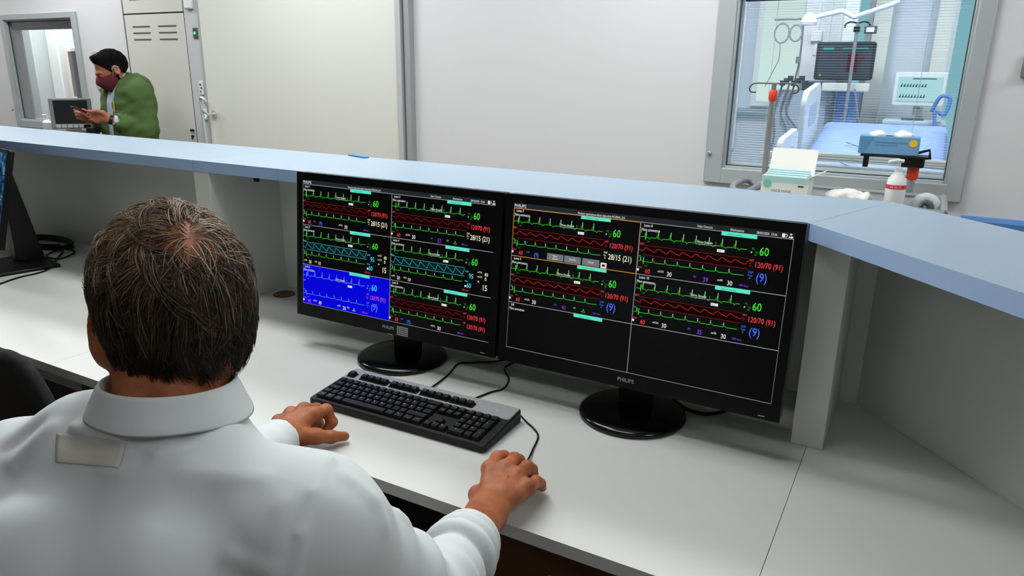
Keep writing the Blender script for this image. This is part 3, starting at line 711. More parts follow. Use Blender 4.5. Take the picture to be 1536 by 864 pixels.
def keymesh(w, d, name='keycap', h=.0085):
    a, b = w / 2 - .0006, d / 2 - .0006; c, e2 = a - .0022, b - .0022
    mb = MB(); mb.add([(-a, -b, 0), (a, -b, 0), (a, b, 0), (-a, b, 0), (-c, -e2, h), (c, -e2, h), (c, e2, h), (-c, e2, h)], [(3, 2, 1, 0), (4, 5, 6, 7), (0, 1, 5, 4), (1, 2, 6, 5), (2, 3, 7, 6), (3, 0, 4, 7)])
    me = bpy.data.meshes.new(name); me.from_pydata(mb.v, [], mb.f); me.materials.append(M_KEY); return me
U = .019; KM = {}
slope = math.atan2(.0125, .164)
leg = MB(); M_LEG = mat('legend white', S(206, 208, 210), .6)
def key(x, y, wu=1.0, du=1.0, txt='', h=.0085, base=.0):
    k = (round(wu, 2), round(du, 2), h)
    if k not in KM: KM[k] = keymesh(wu * U, du * U, h=h)
    o = bpy.data.objects.new('key', KM[k]); COL.objects.link(o); o.parent = kb; o.location = (x, y, zt(y) + base); o.rotation_euler = (slope, 0, 0)
    if txt:
        V, F, w = text2d(txt, 0, 0, .0042 if len(txt) == 1 else .0026, 1.0, align='c')
        leg.add([(x + px - (.003 if len(txt) == 1 else 0), y + py, zt(y + py) + base + h + .0001) for px, py in V], F)
X0 = -.2175
YR = [-.0625 + i * U for i in range(5)]
rows = [[('ctrl', 1.25), ('#', 1.25), ('alt', 1.25), ('', 6.25), ('alt gr', 1.25), ('#', 1.25), ('=', 1.25), ('ctrl', 1.25)],
        [('^', 1.25), ('<', 1)] + [(c, 1) for c in 'ZXCVBNM,.-'] + [('^', 2.75)],
        [('caps', 1.75)] + [(c, 1) for c in 'ASDFGHJKLOA'] + [('U', 1), ('', 1.25)],
        [('tab', 1.5)] + [(c, 1) for c in 'QWERTYUIOPE+'] + [('invio', 1.5)],
        [(c, 1) for c in "|1234567890'i"] + [('<--', 2)]]
for r, row in enumerate(rows):
    x = X0
    for t_, w in row: key(x + w * U / 2, YR[r], w, 1, t_); x += w * U
fy = .0455; FB = .0026
mkw = MB()
def well(x0, x1): kslab(rrect(x1 - x0 + .005, .0235, .004, 3, (x0 + x1) / 2, fy), .001, .0028).build('key_well', M_KBODY, kb)
def frow(x0, labs):
    well(x0, x0 + len(labs) * U)
    for i, l in enumerate(labs): key(x0 + (i + .5) * U, fy, 1, 1, l, .0085, FB)
frow(X0, ['esc']); frow(X0 + 2 * U, ['F1', 'F2', 'F3', 'F4']); frow(X0 + 6.5 * U, ['F5', 'F6', 'F7', 'F8']); frow(X0 + 11 * U, ['F9', 'F10', 'F11', 'F12'])
XN = X0 + 15.25 * U; frow(XN, ['st', 'bs', 'int'])
for j, (a, b, c) in enumerate((('canc', 'fine', 'pag'), ('ins', 'home', 'pag'))):
    for i, l in enumerate((a, b, c)): key(XN + (i + .5) * U, YR[3 + j], 1, 1, l)
key(XN + 1.5 * U, YR[1], 1, 1, '^')
for i, l in enumerate('<v>'): key(XN + (i + .5) * U, YR[0], 1, 1, l)
XP = XN + 3.25 * U
for j, row in enumerate((('0', None, '.'), '123', '456', '789', 'N/*')):
    for i, l in enumerate(row):
        if l is None: continue
        key(XP + ((1 if j == 0 and i == 0 else i + .5) * U), YR[j], 2 if j == 0 and i == 0 else 1, 1, l)
key(XP + 3.5 * U, YR[4], 1, 1, '-'); key(XP + 3.5 * U, (YR[2] + YR[3]) / 2, 1, 2, '+'); key(XP + 3.5 * U, (YR[0] + YR[1]) / 2, 1, 2, 'inv')
leg.build('key_legends', M_LEG, kb)
V, F, w = text2d('hp', -.038, .0665, .0055, 1.0, align='c'); lg = MB(); lg.add([(x, y, zt(y) + .0024) for x, y in V], F); lg.build('brand_lettering', mat('logo dark', S(60, 60, 62), .5), kb)
led = MB()
for x in (.145, .164, .183): led.lathe([(.0001, 0), (.0012, 0), (.0001, .0004)], 10, (x, .052, zt(.052) + .0022))
led.build('status_leds', mat('led white', S(235, 235, 235), .4), kb)

cable1 = [(-.937, 1.262, .757), (-.945, 1.30, .746), (-.957, 1.386, .743), (-.975, 1.461, .743), (-.944, 1.49, .743), (-.898, 1.528, .743), (-.86, 1.60, .743), (-.84, 1.72, .743)]
tag(MB().tube(spline(cable1, 8), .0024, 8).build('keyboard_cable', M_BLACK, smooth=True), 'thin black cable running from the back of the keyboard under the monitors', 'cable')
cable2 = [(-.827, 1.263, .757), (-.826, 1.302, .745), (-.814, 1.352, .743), (-.798, 1.388, .743), (-.815, 1.443, .743), (-.857, 1.496, .743), (-.85, 1.56, .743), (-.78, 1.70, .743)]
tag(MB().tube(spline(cable2, 8), .0024, 8).build('usb_cable', M_BLACK, smooth=True), 'second thin black cable curving from the keyboard towards the right monitor', 'cable')
mc = [(-.74, 1.31, .7425), (-.70, 1.288, .7425), (-.668, 1.264, .7425), (-.643, 1.247, .7425), (-.617, 1.22, .7425), (-.60, 1.165, .743), (-.585, 1.115, .748), (-.577, 1.08, .752)]
tag(MB().tube(spline(mc, 8), .0022, 8).build('mouse_cable', M_BLACK, smooth=True), 'thin black mouse cable curling from behind the keyboard to the hand', 'cable')
mc = [(-.43, 1.54, .743), (-.39, 1.507, .743), (-.362, 1.5, .743), (-.335, 1.509, .743), (-.30, 1.56, .743), (-.26, 1.70, .743)]
tag(MB().tube(spline(mc, 8), .004, 8).build('power_cable', M_BLACK, smooth=True), 'black power cable behind the round base of the right monitor', 'cable')
# computer mouse under the right hand
ms = thing('computer_mouse', 'black computer mouse under the seated man\'s right hand', 'mouse', (-.564, 1.042, DT), math.radians(7))
def f_mouse(P):
    d = sd_ell(P, (0, 0, .004), (.030, .054, .031)); return smax(d, -(P[:, 2] - .0015), .004)
V, Q = sdf_mesh(f_mouse, (-.04, -.07, -.01), (.04, .07, .045), .0025)
obj('shell', np_mesh('shell', [(V, Q, 0)], [M_BLACK]), None, ms)
MB().lathe([(.0001, -.004), (.006, -.004), (.008, 0), (.006, .004), (.0001, .004)], 20).build('scroll_wheel', mat('wheel grey', S(50, 50, 52), .5), ms, smooth=True).matrix_local = Matrix.Translation((0, .030, .026)) @ Matrix.Rotation(math.pi / 2, 4, 'Y')
MB().box((-.0006, .01, .026), (.0006, .05, .0305)).build('button_split', M_DARK, ms)

# loose cables on the left desk and hanging under it
lc = [(-2.66, 1.12, .743), (-2.728, 1.239, .743), (-2.759, 1.32, .743), (-2.763, 1.392, .743), (-2.80, 1.453, .743), (-2.86, 1.50, .743), (-2.933, 1.557, .745), (-2.972, 1.597, .752), (-3.03, 1.60, .748), (-2.99, 1.54, .743), (-2.90, 1.54, .745), (-2.93, 1.62, .75), (-3.05, 1.66, .743)]
tag(MB().tube(spline(lc, 8), .0038, 8).build('loose_cable', M_BLACK, smooth=True), 'loose black cable looping over the desk beside the left monitor base', 'cable')
def coil(cx, cy, z, r, turns, name, lab):
    P = []
    for i in range(int(turns * 20)):
        a = i / 20 * 2 * math.pi; P.append((cx + r * (1 + .05 * math.sin(a * .37)) * math.cos(a), cy + .45 * r * (1 + .08 * math.cos(a * .6)) * math.sin(a), z + .006 * (i / 20)))
    tag(MB().tube(P, .0045, 7).build(name, M_BLACK, smooth=True), lab, 'cable')
coil(-3.17, 1.64, .745, .15, 4, 'coiled_cable', 'thick coil of black cable behind the half-seen left monitor')
for i, (x, y) in enumerate(((-2.72, 1.5), (-2.62, 1.52), (-2.52, 1.5), (-2.42, 1.53))):
    tag(MB().tube(spline([(x, y, .71), (x + .02, y, .5), (x - .03 + .03 * i, y, .3), (x + .05, y, .08)], 6), .006, 7).build('hanging_cable', M_BLACK, smooth=True), 'black cable hanging under the left desk beside the black chair', 'cable', 'cables hanging under the left desk')

# ================================================================== PEOPLE
def skin(name, c1, c2, c3=None, scale=28):
    m = mat(name, c1, .5, bump=.35, bscale=420, spec=.35)
    nt = m.node_tree; b = nt.nodes['Principled BSDF']
    tc = nt.nodes.new('ShaderNodeTexCoord'); n = nt.nodes.new('ShaderNodeTexNoise'); n.inputs['Scale'].default_value = scale; n.inputs['Detail'].default_value = 6
    nt.links.new(tc.outputs['Object'], n.inputs['Vector'])
    r = nt.nodes.new('ShaderNodeValToRGB'); r.color_ramp.elements[0].position = .3; r.color_ramp.elements[0].color = (*c1, 1); r.color_ramp.elements[1].position = .7; r.color_ramp.elements[1].color = (*c2, 1)
    nt.links.new(n.outputs[0], r.inputs[0]); nt.links.new(r.outputs[0], b.inputs['Base Color'])
    b.inputs['Subsurface Weight'].default_value = .12; b.inputs['Subsurface Radius'].default_value = (.01, .004, .002); b.inputs['Subsurface Scale'].default_value = .5
    return m
M_SKIN = skin('tanned skin', S(138, 74, 38), S(178, 106, 64))
M_SKIN2 = skin('warm skin', S(150, 92, 68), S(172, 110, 84))
M_NAIL = mat('nail', S(206, 160, 140), .3)

def head_sdf(q):
    d = sd_ell(q, (0, -.014, .028), (.074, .096, .088))
    d = smin(d, sd_ell(q, (0, .03, -.035), (.061, .066, .085)), .03)
    ax = np.abs(q[:, 0]); m = np.stack([ax, q[:, 1], q[:, 2]], 1)
    d = smin(d, sd_cone(m, (.048, .0, -.07), (.008, .076, -.102), .016, .017), .025)
    d = smin(d, sd_cone(q, (0, .096, .008), (0, .119, -.032), .006, .012), .012)
    d = smin(d, sd_cone(m, (.006, .108, -.036), (.013, .104, -.036), .007, .006), .008)
    d = smin(d, sd_cone(m, (.008, .092, .020), (.042, .078, .018), .009, .008), .015)
    d = smax(d, -sd_ell(m, (.031, .104, .0), (.019, .015, .012)), .012)
    d = smin(d, sd_ell(m, (.031, .080, -.001), (.0135, .0125, .0115)), .004)
    d = smin(d, sd_cone(m, (.0, .1, -.060), (.021, .090, -.062), .005, .0035), .006)
    d = smin(d, sd_cone(m, (.0, .1, -.070), (.019, .090, -.069), .0055, .004), .006)
    R = rotz(-.35) @ rotx(.2)
    e = sd_ell(m, (.081, -.012, -.012), (.008, .021, .033), R); e = smax(e, -sd_ell(m, (.088, -.008, -.008), (.007, .011, .018), R), .004)
    return smin(d, e, .008)

def finger(P, pts, rad, k=.004):
    d = None
    for i in range(len(pts) - 1):
        s = sd_cone(P, pts[i], pts[i + 1], rad[i], rad[i + 1]); d = s if d is None else smin(d, s, k)
    for i in range(1, len(pts) - 1): d = smin(d, np.linalg.norm(P - np.array(pts[i]), axis=1) - rad[i] * 1.06, k)
    return d
def hand_sdf(P, wrist, mcps, fingers, thumb, fr, palm=.0135, flat=1.0):
    """P local to the hand; fingers share little smoothing with one another so they stay separate"""
    d = sd_cone(P, wrist, np.mean(mcps, 0) * .55 + np.array(wrist) * .45, .024, .02)
    for i, m in enumerate(mcps):
        d = smin(d, sd_cone(P, np.array(wrist) * .75 + np.array(m) * .25, m, palm * 1.15, palm * (.92 if i < 3 else .85)), .012)
    d = smin(d, sd_cone(P, mcps[0], mcps[3], palm * .8, palm * .75), .008)
    for m in mcps: d = smin(d, np.linalg.norm(P - (np.array(m) + (0, 0, .002)), axis=1) - palm * .88, .006)
    f = None
    for pts, sc in zip(fingers, fr):
        g = finger(P, pts, [.0112 * sc, .0102 * sc, .0092 * sc, .0078 * sc]); f = g if f is None else np.minimum(f, g)
    d = smin(d, f, .006)
    d = smin(d, finger(P, thumb, [.019, .0145, .0118, .0095], .006), .011)
    return d

# ------------------------------------------------------------------ the seated man
HC = np.array([-.732, .506, 1.200]); HR = rotz(math.radians(67)) @ rotx(math.radians(-9))
TH = math.radians(14)
SR, ER, WR = np.array([-.500, .470, 1.010]), np.array([-.474, .634, .812]), np.array([-.527, .864, .790])
SL, EL, WL_ = np.array([-.905, .390, .975]), np.array([-.905, .625, .825]), np.array([-1.003, .885, .786])
NB, NT = np.array([-.690, .452, 1.08]), np.array([-.706, .484, 1.16])
RH = rotz(math.radians(8)); LH = rotz(math.radians(20))
rm = [(-.034, .094, .067), (-.011, .101, .070), (.012, .095, .066), (.032, .083, .056)]
rf = [[rm[0], (-.039, .138, .062), (-.038, .162, .050), (-.036, .178, .038)], [rm[1], (-.0135, .146, .060), (-.0135, .167, .045), (-.013, .181, .029)],
      [rm[2], (.0115, .138, .055), (.012, .157, .039), (.012, .169, .023)], [rm[3], (.0335, .119, .044), (.035, .135, .030), (.035, .146, .016)]]
rt = [(-.020, .024, .042), (-.040, .062, .036), (-.044, .092, .024), (-.038, .115, .016)]
_g = lambda p: (p[0] * 1.12, p[1] * 1.12, p[2])
rm = [_g(p) for p in rm]; rf = [[_g(p) for p in f] for f in rf]; rt = [_g(p) for p in rt]
lmc = [(.030, .068, .060), (.007, .080, .062), (-.017, .076, .053), (-.036, .064, .040)]
lf = [[lmc[0], (.042, .096, .057), (.052, .096, .032), (.044, .082, .016)], [lmc[1], (.014, .116, .046), (.020, .106, .018), (.012, .086, .012)],
      [lmc[2], (-.014, .110, .036), (-.008, .102, .014), (-.010, .082, .010)], [lmc[3], (-.036, .092, .026), (-.032, .088, .011), (-.030, .070, .010)]]
lt = [(.022, .012, .042), (.046, .038, .032), (.066, .058, .022), (.083, .078, .014)]
_g = lambda p: (p[0] * 1.12, p[1] * 1.1, p[2] * 1.04)
lmc = [_g(p) for p in lmc]; lf = [[_g(p) for p in f] for f in lf]; lt = [_g(p) for p in lt]
def w2h(P, W, R):
    q = (P - np.array([W[0], W[1], DT])) @ R; return q
def f_rarm(P):
    q = w2h(P, WR, RH)
    d = hand_sdf(q, (0, 0, WR[2] - DT), rm, rf, rt, (1.18, 1.2, 1.18, 1.02), .015)
    # flattened wrist and forearm
    fa = sd_cone(P, WR, ER, .0265, .047); fa = smin(fa, sd_cone(P, WR + (.012, .0, .002), WR + (ER - WR) * .3, .018, .026), .02); fa = smin(fa, sd_cone(P, WR + (-.013, .0, .0), WR + (ER - WR) * .3, .019, .028), .02)
    d = smin(d, fa, .02)
    for i in range(4):   # tendons and veins on the back of the hand
        a = np.array((0, .02, WR[2] - DT + .012)); b = np.array(rm[i]) + (0, -.006, .009); d = smin(d, sd_cone(q, a * .6 + b * .4, b, .0028, .0034), .006)
    d = smin(d, sd_cone(q, (-.012, .03, .068), (.006, .078, .0805), .0022, .0018), .005)
    return d
def f_larm(P):
    q = w2h(P, WL_, LH)
    d = hand_sdf(q, (0, 0, WL_[2] - DT), lmc, lf, lt, (1.2, 1.2, 1.16, 1.02), .0155)
    d = smin(d, sd_cone(P, WL_, EL, .0265, .046), .02)
    for i in range(4):
        a = np.array((0, .01, WL_[2] - DT + .012)); b = np.array(lmc[i]) + (0, -.006, .009); d = smin(d, sd_cone(q, a * .6 + b * .4, b, .0026, .0034), .006)
    return d
def f_head(P):
    q = (P - HC) @ HR
    return smin(head_sdf(q), sd_cone(P, NB, NT, .064, .056), .03)
def loft(P, prof, off=0.0, head=TH):
    z = P[:, 2]; zz = [p[0] for p in prof]
    a = np.interp(z, zz, [p[1] for p in prof]); b = np.interp(z, zz, [p[2] for p in prof]); cx = np.interp(z, zz, [p[3] for p in prof]); cy = np.interp(z, zz, [p[4] for p in prof])
    x = P[:, 0] - cx; y = P[:, 1] - cy; c, s = math.cos(head), math.sin(head)
    u = x * c + y * s; v = -x * s + y * c
    r = ((np.abs(u) / a) ** 2.4 + (np.abs(v) / b) ** 2.4) ** (1 / 2.4)
    d = (r - 1) * np.minimum(a, b) * .9
    d = np.maximum(d, zz[0] - z); d = np.maximum(d, z - zz[-1]); return d - off
TORSO = [(.50, .18, .145, -.70, .35), (.62, .178, .14, -.70, .36), (.78, .185, .14, -.70, .385), (.90, .195, .135, -.70, .405), (.955, .185, .125, -.698, .418), (1.005, .15, .108, -.696, .43), (1.05, .10, .086, -.693, .442), (1.09, .068, .068, -.69, .452)]
def f_trunk(P):
    d = loft(P, TORSO, -.02)
    for a, b, c, r in ((SR, ER, WR, (.05, .045, .03)), (SL, EL, WL_, (.05, .045, .03))):
        d = smin(d, sd_cone(P, NB, a, .04, .05), .03); d = smin(d, sd_cone(P, a, b, r[0], r[1]), .03); d = smin(d, sd_cone(P, b, c, r[1] - .002, .022), .02)
    for s in (-1, 1):
        k = np.array([-.80 + s * .13, .80, .50]); hp = np.array([-.70 + s * .09, .40, .52])
        d = smin(d, sd_cone(P, hp, k, .07, .05), .04); d = smin(d, sd_cone(P, k, (k[0] + .03 * s, .86, .10), .048, .035), .03); d = smin(d, sd_cone(P, (k[0] + .03 * s, .84, .05), (k[0] + .03 * s, 1.0, .04), .035, .03), .03)
    return smin(d, sd_cone(P, NB, NT, .05, .045), .03)
parts = [(*sdf_mesh(f_head, HC - (.15, .15, .14), HC + (.15, .15, .15), .0035), 0)]
parts.append((*sdf_mesh(f_trunk, (-1.15, .1, .0), (-.3, 1.15, 1.16), .014), 0))
lo = np.minimum(WR, WR + (ER - WR) * .55); hi = np.maximum(WR, WR + (ER - WR) * .55)
parts.append((*sdf_mesh(f_rarm, (-.66, .67, .738), (-.44, 1.06, .86), .0022), 0))
parts.append((*sdf_mesh(f_larm, (-1.10, .82, .738), (-.88, 1.03, .85), .0022), 0))
man = obj('person', np_mesh('person', parts, [M_SKIN]))
tag(man, 'grey-haired man in a white shirt seated at the desk, seen from behind', 'person')

M_SHIRT = mat('white cotton', S(214, 220, 220), .8, bump=.08, bscale=1500, sheen=.15)
def ridge(P, a, b, amp, w, d):
    a = np.array(a); b = np.array(b); return d - amp * np.exp(-(sd_cone(P, a, b, 0, 0) / w) ** 2)
CW = WR + (ER - WR) * .34
CL = WL_ + (EL - WL_) * .06
axR = (ER - WR) / np.linalg.norm(ER - WR); axL = (EL - WL_) / np.linalg.norm(EL - WL_)
RIDGES = [((-.752, .384, 1.101), (-.684, .387, 1.11), .007, .008), ((-.684, .387, 1.11), (-.635, .413, 1.11), .006, .008), ((-.745, .374, 1.088), (-.645, .385, 1.096), -.005, .009),
          ((-.685, .368, 1.076), (-.659, .373, 1.077), .003, .006), ((-.827, .354, 1.049), (-.784, .379, 1.092), .006, .008), ((-.855, .36, 1.05), (-.81, .385, 1.088), -.004, .008), ((-.875, .37, 1.05), (-.825, .395, 1.088), .004, .007),
          ((-.479, .485, 1.09), (-.465, .443, 1.079), .0055, .005), ((-.465, .443, 1.079), (-.457, .418, 1.053), .0055, .005), ((-.457, .418, 1.053), (-.454, .405, 1.015), .0055, .005), ((-.454, .405, 1.015), (-.455, .40, .96), .0055, .005),
          ((-.482, .421, 1.072), (-.468, .398, 1.015), .003, .010), ((-.518, .388, 1.023), (-.474, .395, 1.018), .005, .010), ((-.456, .48, 1.081), (-.433, .492, 1.055), .004, .008), ((-.433, .492, 1.055), (-.422, .493, 1.027), .005, .009),
          ((-.43, .53, 1.03), (-.405, .545, .98), .005, .008), ((-.42, .56, .98), (-.40, .575, .92), .006, .008), ((-.46, .57, .99), (-.43, .62, .92), .005, .008), ((-.60, .405, 1.08), (-.52, .43, 1.088), .003, .012)]
def f_shirt(P):
    d = loft(P, TORSO)
    for S_, E_l, W_, en in ((SR, ER, WR, 0), (SL, EL, WL_, 1)):
        d = smin(d, sd_cone(P, NB + (0, -.005, -.032 if en else -.042), S_, .050, .064), .045)
        d = smin(d, sd_cone(P, NB + (0, 0, -.008), NB * .5 + S_ * .5 + (0, 0, .028 if en else -.002), .055 if en else .048, .045 if en else .040), .04)
        if en: d = smin(d, sd_cone(P, NB * .5 + S_ * .5 + (0, 0, .024), S_ + (0, 0, .002), .044, .056), .05)
        d = smin(d, sd_cone(P, S_, E_l, .070, .062), .05)
    d = smin(d, sd_cone(P, ER, CW + axR * .01, .058, .039), .03)
    d = smin(d, sd_cone(P, EL, CL, .058, .044), .03)
    # shoulder blades and soft folds
    c, s = math.cos(TH), math.sin(TH)
    for sx in (-1, 1): d = smin(d, sd_ell(P, (-.70 + sx * .085 * c + .085 * s, .425 + sx * .085 * s - .085 * c, .945), (.075, .05, .085), rotz(TH)), .05)
    d = d - .004 * wob(P * np.array([1, 1, .6]), 3, 26) - .0018 * wob(P * np.array([1.3, 1, .5]), 5, 75)
    tR = ((P - SR) @ (ER - SR)) / ((ER - SR) @ (ER - SR))
    arm = np.clip(1 - np.abs(tR - .75) / .6, 0, 1) * np.exp(-(np.maximum(sd_cone(P, SR, ER, .07, .06), 0) / .03) ** 2)
    d = d - .0045 * arm * np.sin(tR * 19 + 9 * (P[:, 0] + P[:, 1]))
    tF = ((P - WR) @ axR)
    fore = np.clip((tF - .02) / .05, 0, 1) * np.clip((.32 - tF) / .1, 0, 1) * np.exp(-(np.maximum(sd_cone(P, WR, ER, .05, .06), 0) / .03) ** 2)
    d = d - .004 * fore * np.sin(tF * 120 + 14 * P[:, 2] + 9 * P[:, 0])
    for a, b, amp, w in RIDGES: d = ridge(P, a, b, amp, w, d)
    # rolled cuff: two soft rings round the forearm
    for off, rr, tk in ((.0, .0395, .0095), (.022, .0435, .0105), (.046, .047, .0105)):
        c0 = CW + axR * (off - .004); q = P - c0; h = q @ axR + .012 * q[:, 2] * math.sin(off * 90); rad = np.sqrt(np.maximum((q * q).sum(1) - (q @ axR) ** 2, 0)); d = smin(d, np.sqrt((rad - rr) ** 2 + h * h) - tk, .006)
    # hollow sleeve ends and neck opening
    d = smax(d, -(sd_cone(P, CW - axR * .06, CW + axR * .015, .041, .038)), .006)
    d = smax(d, -(sd_cone(P, CL - axL * .05, CL + axL * .02, .040, .034)), .006)
    cutL = (P - CL) @ axL + .006; d = np.where((P[:, 0] < -.86) & (P[:, 1] > .75), smax(d, -cutL, .004), d)
    d = smax(d, -sd_cone(P, NB + (0, 0, .005), NT, .058, .056), .008)
    return d
V, Q = sdf_mesh(f_shirt, (-1.12, .16, .55), (-.33, .95, 1.17), .0048)
shirt = obj('shirt', np_mesh('shirt', [(V, Q, 0)], [M_SHIRT]), None, man)
tree = BVHTree.FromPolygons([tuple(p) for p in V], [tuple(q) for q in Q])
# collar
cm = MB(); NS = 60; cr_, sr_ = math.cos(TH), math.sin(TH); ring = []
cc = np.array([-.692, .462]); 
def col_pt(phi, r, z):
    # phi 0 = back of the neck
    x = math.sin(phi) * r; y = -math.cos(phi) * r
    return (cc[0] + x * cr_ - y * sr_, cc[1] + x * sr_ + y * cr_, z - .012 * (1 - math.cos(phi)) * .8)
for i in range(NS + 1):
    ph = math.radians(-152 + 304 * i / NS); fl = (1 - math.cos(ph)) / 2; wv = .0015 * math.sin(ph * 5)
    prof = [(.071, 1.096), (.0665, 1.124), (.0655, 1.147), (.068, 1.1505), (.071, 1.148), (.0775 + wv, 1.134 - .004 * fl), (.0875 + wv, 1.1145 - .010 * fl), (.086 + wv, 1.113 - .010 * fl), (.0755 + wv, 1.132 - .004 * fl), (.0715, 1.140)]
    ring.append([col_pt(ph, r, z) for r, z in prof])
np_ = len(ring[0])
cm.add([p for r in ring for p in r], [(i * np_ + j, i * np_ + (j + 1) % np_, (i + 1) * np_ + (j + 1) % np_, (i + 1) * np_ + j) for i in range(NS) for j in range(np_)] + [tuple(range(np_)), tuple(reversed(range(NS * np_, NS * np_ + np_)))])
o = cm.build('collar', M_SHIRT, shirt, smooth=True)
sb = o.modifiers.new('sub', 'SUBSURF'); sb.levels = 1; sb.render_levels = 1
# faint rectangular patch high on the back
def shell_patch(TL, TR, BR, BL, n, off):
    vs = []; fs = []; D = Vector((-math.sin(TH) * .7, math.cos(TH) * .7, -.7)).normalized()
    for j in range(n + 1):
        for i in range(n + 1):
            u, v = i / n, j / n
            p = (Vector(TL) * (1 - u) + Vector(TR) * u) * (1 - v) + (Vector(BL) * (1 - u) + Vector(BR) * u) * v
            h = tree.ray_cast(p - D * .12, D); vs.append(tuple((h[0] if h[0] else p) - D * off))
    for j in range(n):
        for i in range(n): fs.append((j * (n + 1) + i, j * (n + 1) + i + 1, (j + 1) * (n + 1) + i + 1, (j + 1) * (n + 1) + i))
    return MB().add(vs, fs)
o = shell_patch((-.773, .381, 1.086), (-.668, .387, 1.103), (-.661, .375, 1.081), (-.755, .365, 1.064), 16, .0012).build('back_patch', mat('patch cloth', S(206, 204, 195), .85), shirt, smooth=True)
sd = o.modifiers.new('thick', 'SOLIDIFY'); sd.thickness = .0006; sd.offset = 0
# trousers and shoes (under the desk)
def f_trou(P):
    d = loft(P, [(.44, .17, .15, -.70, .38), (.52, .185, .155, -.70, .37), (.66, .172, .142, -.70, .365)])
    for s in (-1, 1):
        k = np.array([-.80 + s * .13, .80, .50]); hp = np.array([-.70 + s * .09, .42, .53])
        d = smin(d, sd_cone(P, hp, k, .09, .068), .05); d = smin(d, sd_cone(P, k, (k[0] + .03 * s, .86, .10), .066, .052), .03)
    return d
V2, Q2 = sdf_mesh(f_trou, (-1.1, .18, .05), (-.45, 1.0, .70), .013)
obj('trousers', np_mesh('trousers', [(V2, Q2, 0)], [mat('dark trousers', S(38, 40, 46), .8)]), None, man)
for s in (-1, 1):
    sx = -.80 + s * .16
    V3, Q3 = sdf_mesh(lambda P: smax(smin(sd_cone(P, (sx, .84, .05), (sx, 1.02, .035), .048, .04), sd_cone(P, (sx, .85, .1), (sx, .85, .05), .045, .045), .03), -(P[:, 2] - .002), .004), (sx - .1, .75, -.02), (sx + .1, 1.1, .16), .01)
    obj('shoe', np_mesh('shoe', [(V3, Q3, 0)], [M_BLACK]), None, man)

# hair: a cap following the skull plus a mass of strands
HCc = np.array([0, -.014, .028])
def hsurf(D, off):
    r = np.array([.074, .096, .088]); z = np.where(D[:, 2] > 0, r[2], .132)
    p = np.stack([D[:, 0] * r[0], D[:, 1] * r[1], D[:, 2] * z], 1) + HCc
    nrm = np.stack([D[:, 0] / r[0], D[:, 1] / r[1], D[:, 2] / z], 1); nrm /= np.linalg.norm(nrm, axis=1)[:, None]
    return p + nrm * np.asarray(off).reshape(-1, 1)
def hair_ok(p, low=0.0):
    x, y, z = p.T; ax = np.abs(x)
    lim = np.interp(y, [-.12, -.05, -.025, .01, .035, .06, .09], [-.026, -.026, -.03, -.028, .0, .055, .082]) + low
    ear = ((y + .008) / .024) ** 2 + ((z + .012) / .036) ** 2 < 1
    return (z > lim) & ~(ear & (ax > .06))
SPOT = np.array([.12, -.78, .61]); SPOT /= np.linalg.norm(SPOT)
def spot(D):
    a = np.arccos(np.clip(D @ SPOT, -1, 1)); az = D[:, 0]
    return np.clip(1 - np.sqrt((az / .72) ** 2 + ((a ** 2 - az ** 2).clip(0) / .15)), 0, 1)
def f_cap(P):
    q = (P - HC) @ HR
    D = (q - HCc); D = D / np.array([.077, .098, .090]) * np.where(D[:, 2:] > 0, np.array([1, 1, 1]), np.array([1, 1, .09 / .132]))
    rr = np.linalg.norm(D, axis=1); Dn = D / np.maximum(rr, 1e-6)[:, None]
    d = (rr - 1) * .085 - .0015 + .016 * np.clip(spot(Dn) * 5, 0, 1)
    x, y, z = q.T
    lim = np.interp(y, [-.12, -.05, -.025, .01, .035, .06, .09], [-.034, -.034, -.03, -.022, .004, .06, .086])
    d = smax(d, lim - z, .008)
    ear = sd_ell(np.stack([np.abs(x), y, z], 1), (.085, -.008, -.012), (.03, .022, .034)); return smax(d, -ear, .006)
Vc, Qc = sdf_mesh(f_cap, HC - (.13, .13, .12), HC + (.13, .13, .14), .004)
M_HAIRB = mat('hair undercoat', S(34, 28, 23), .7)
hair = obj('hair', np_mesh('hair', [(Vc, Qc, 0)], [M_HAIRB]), None, man)
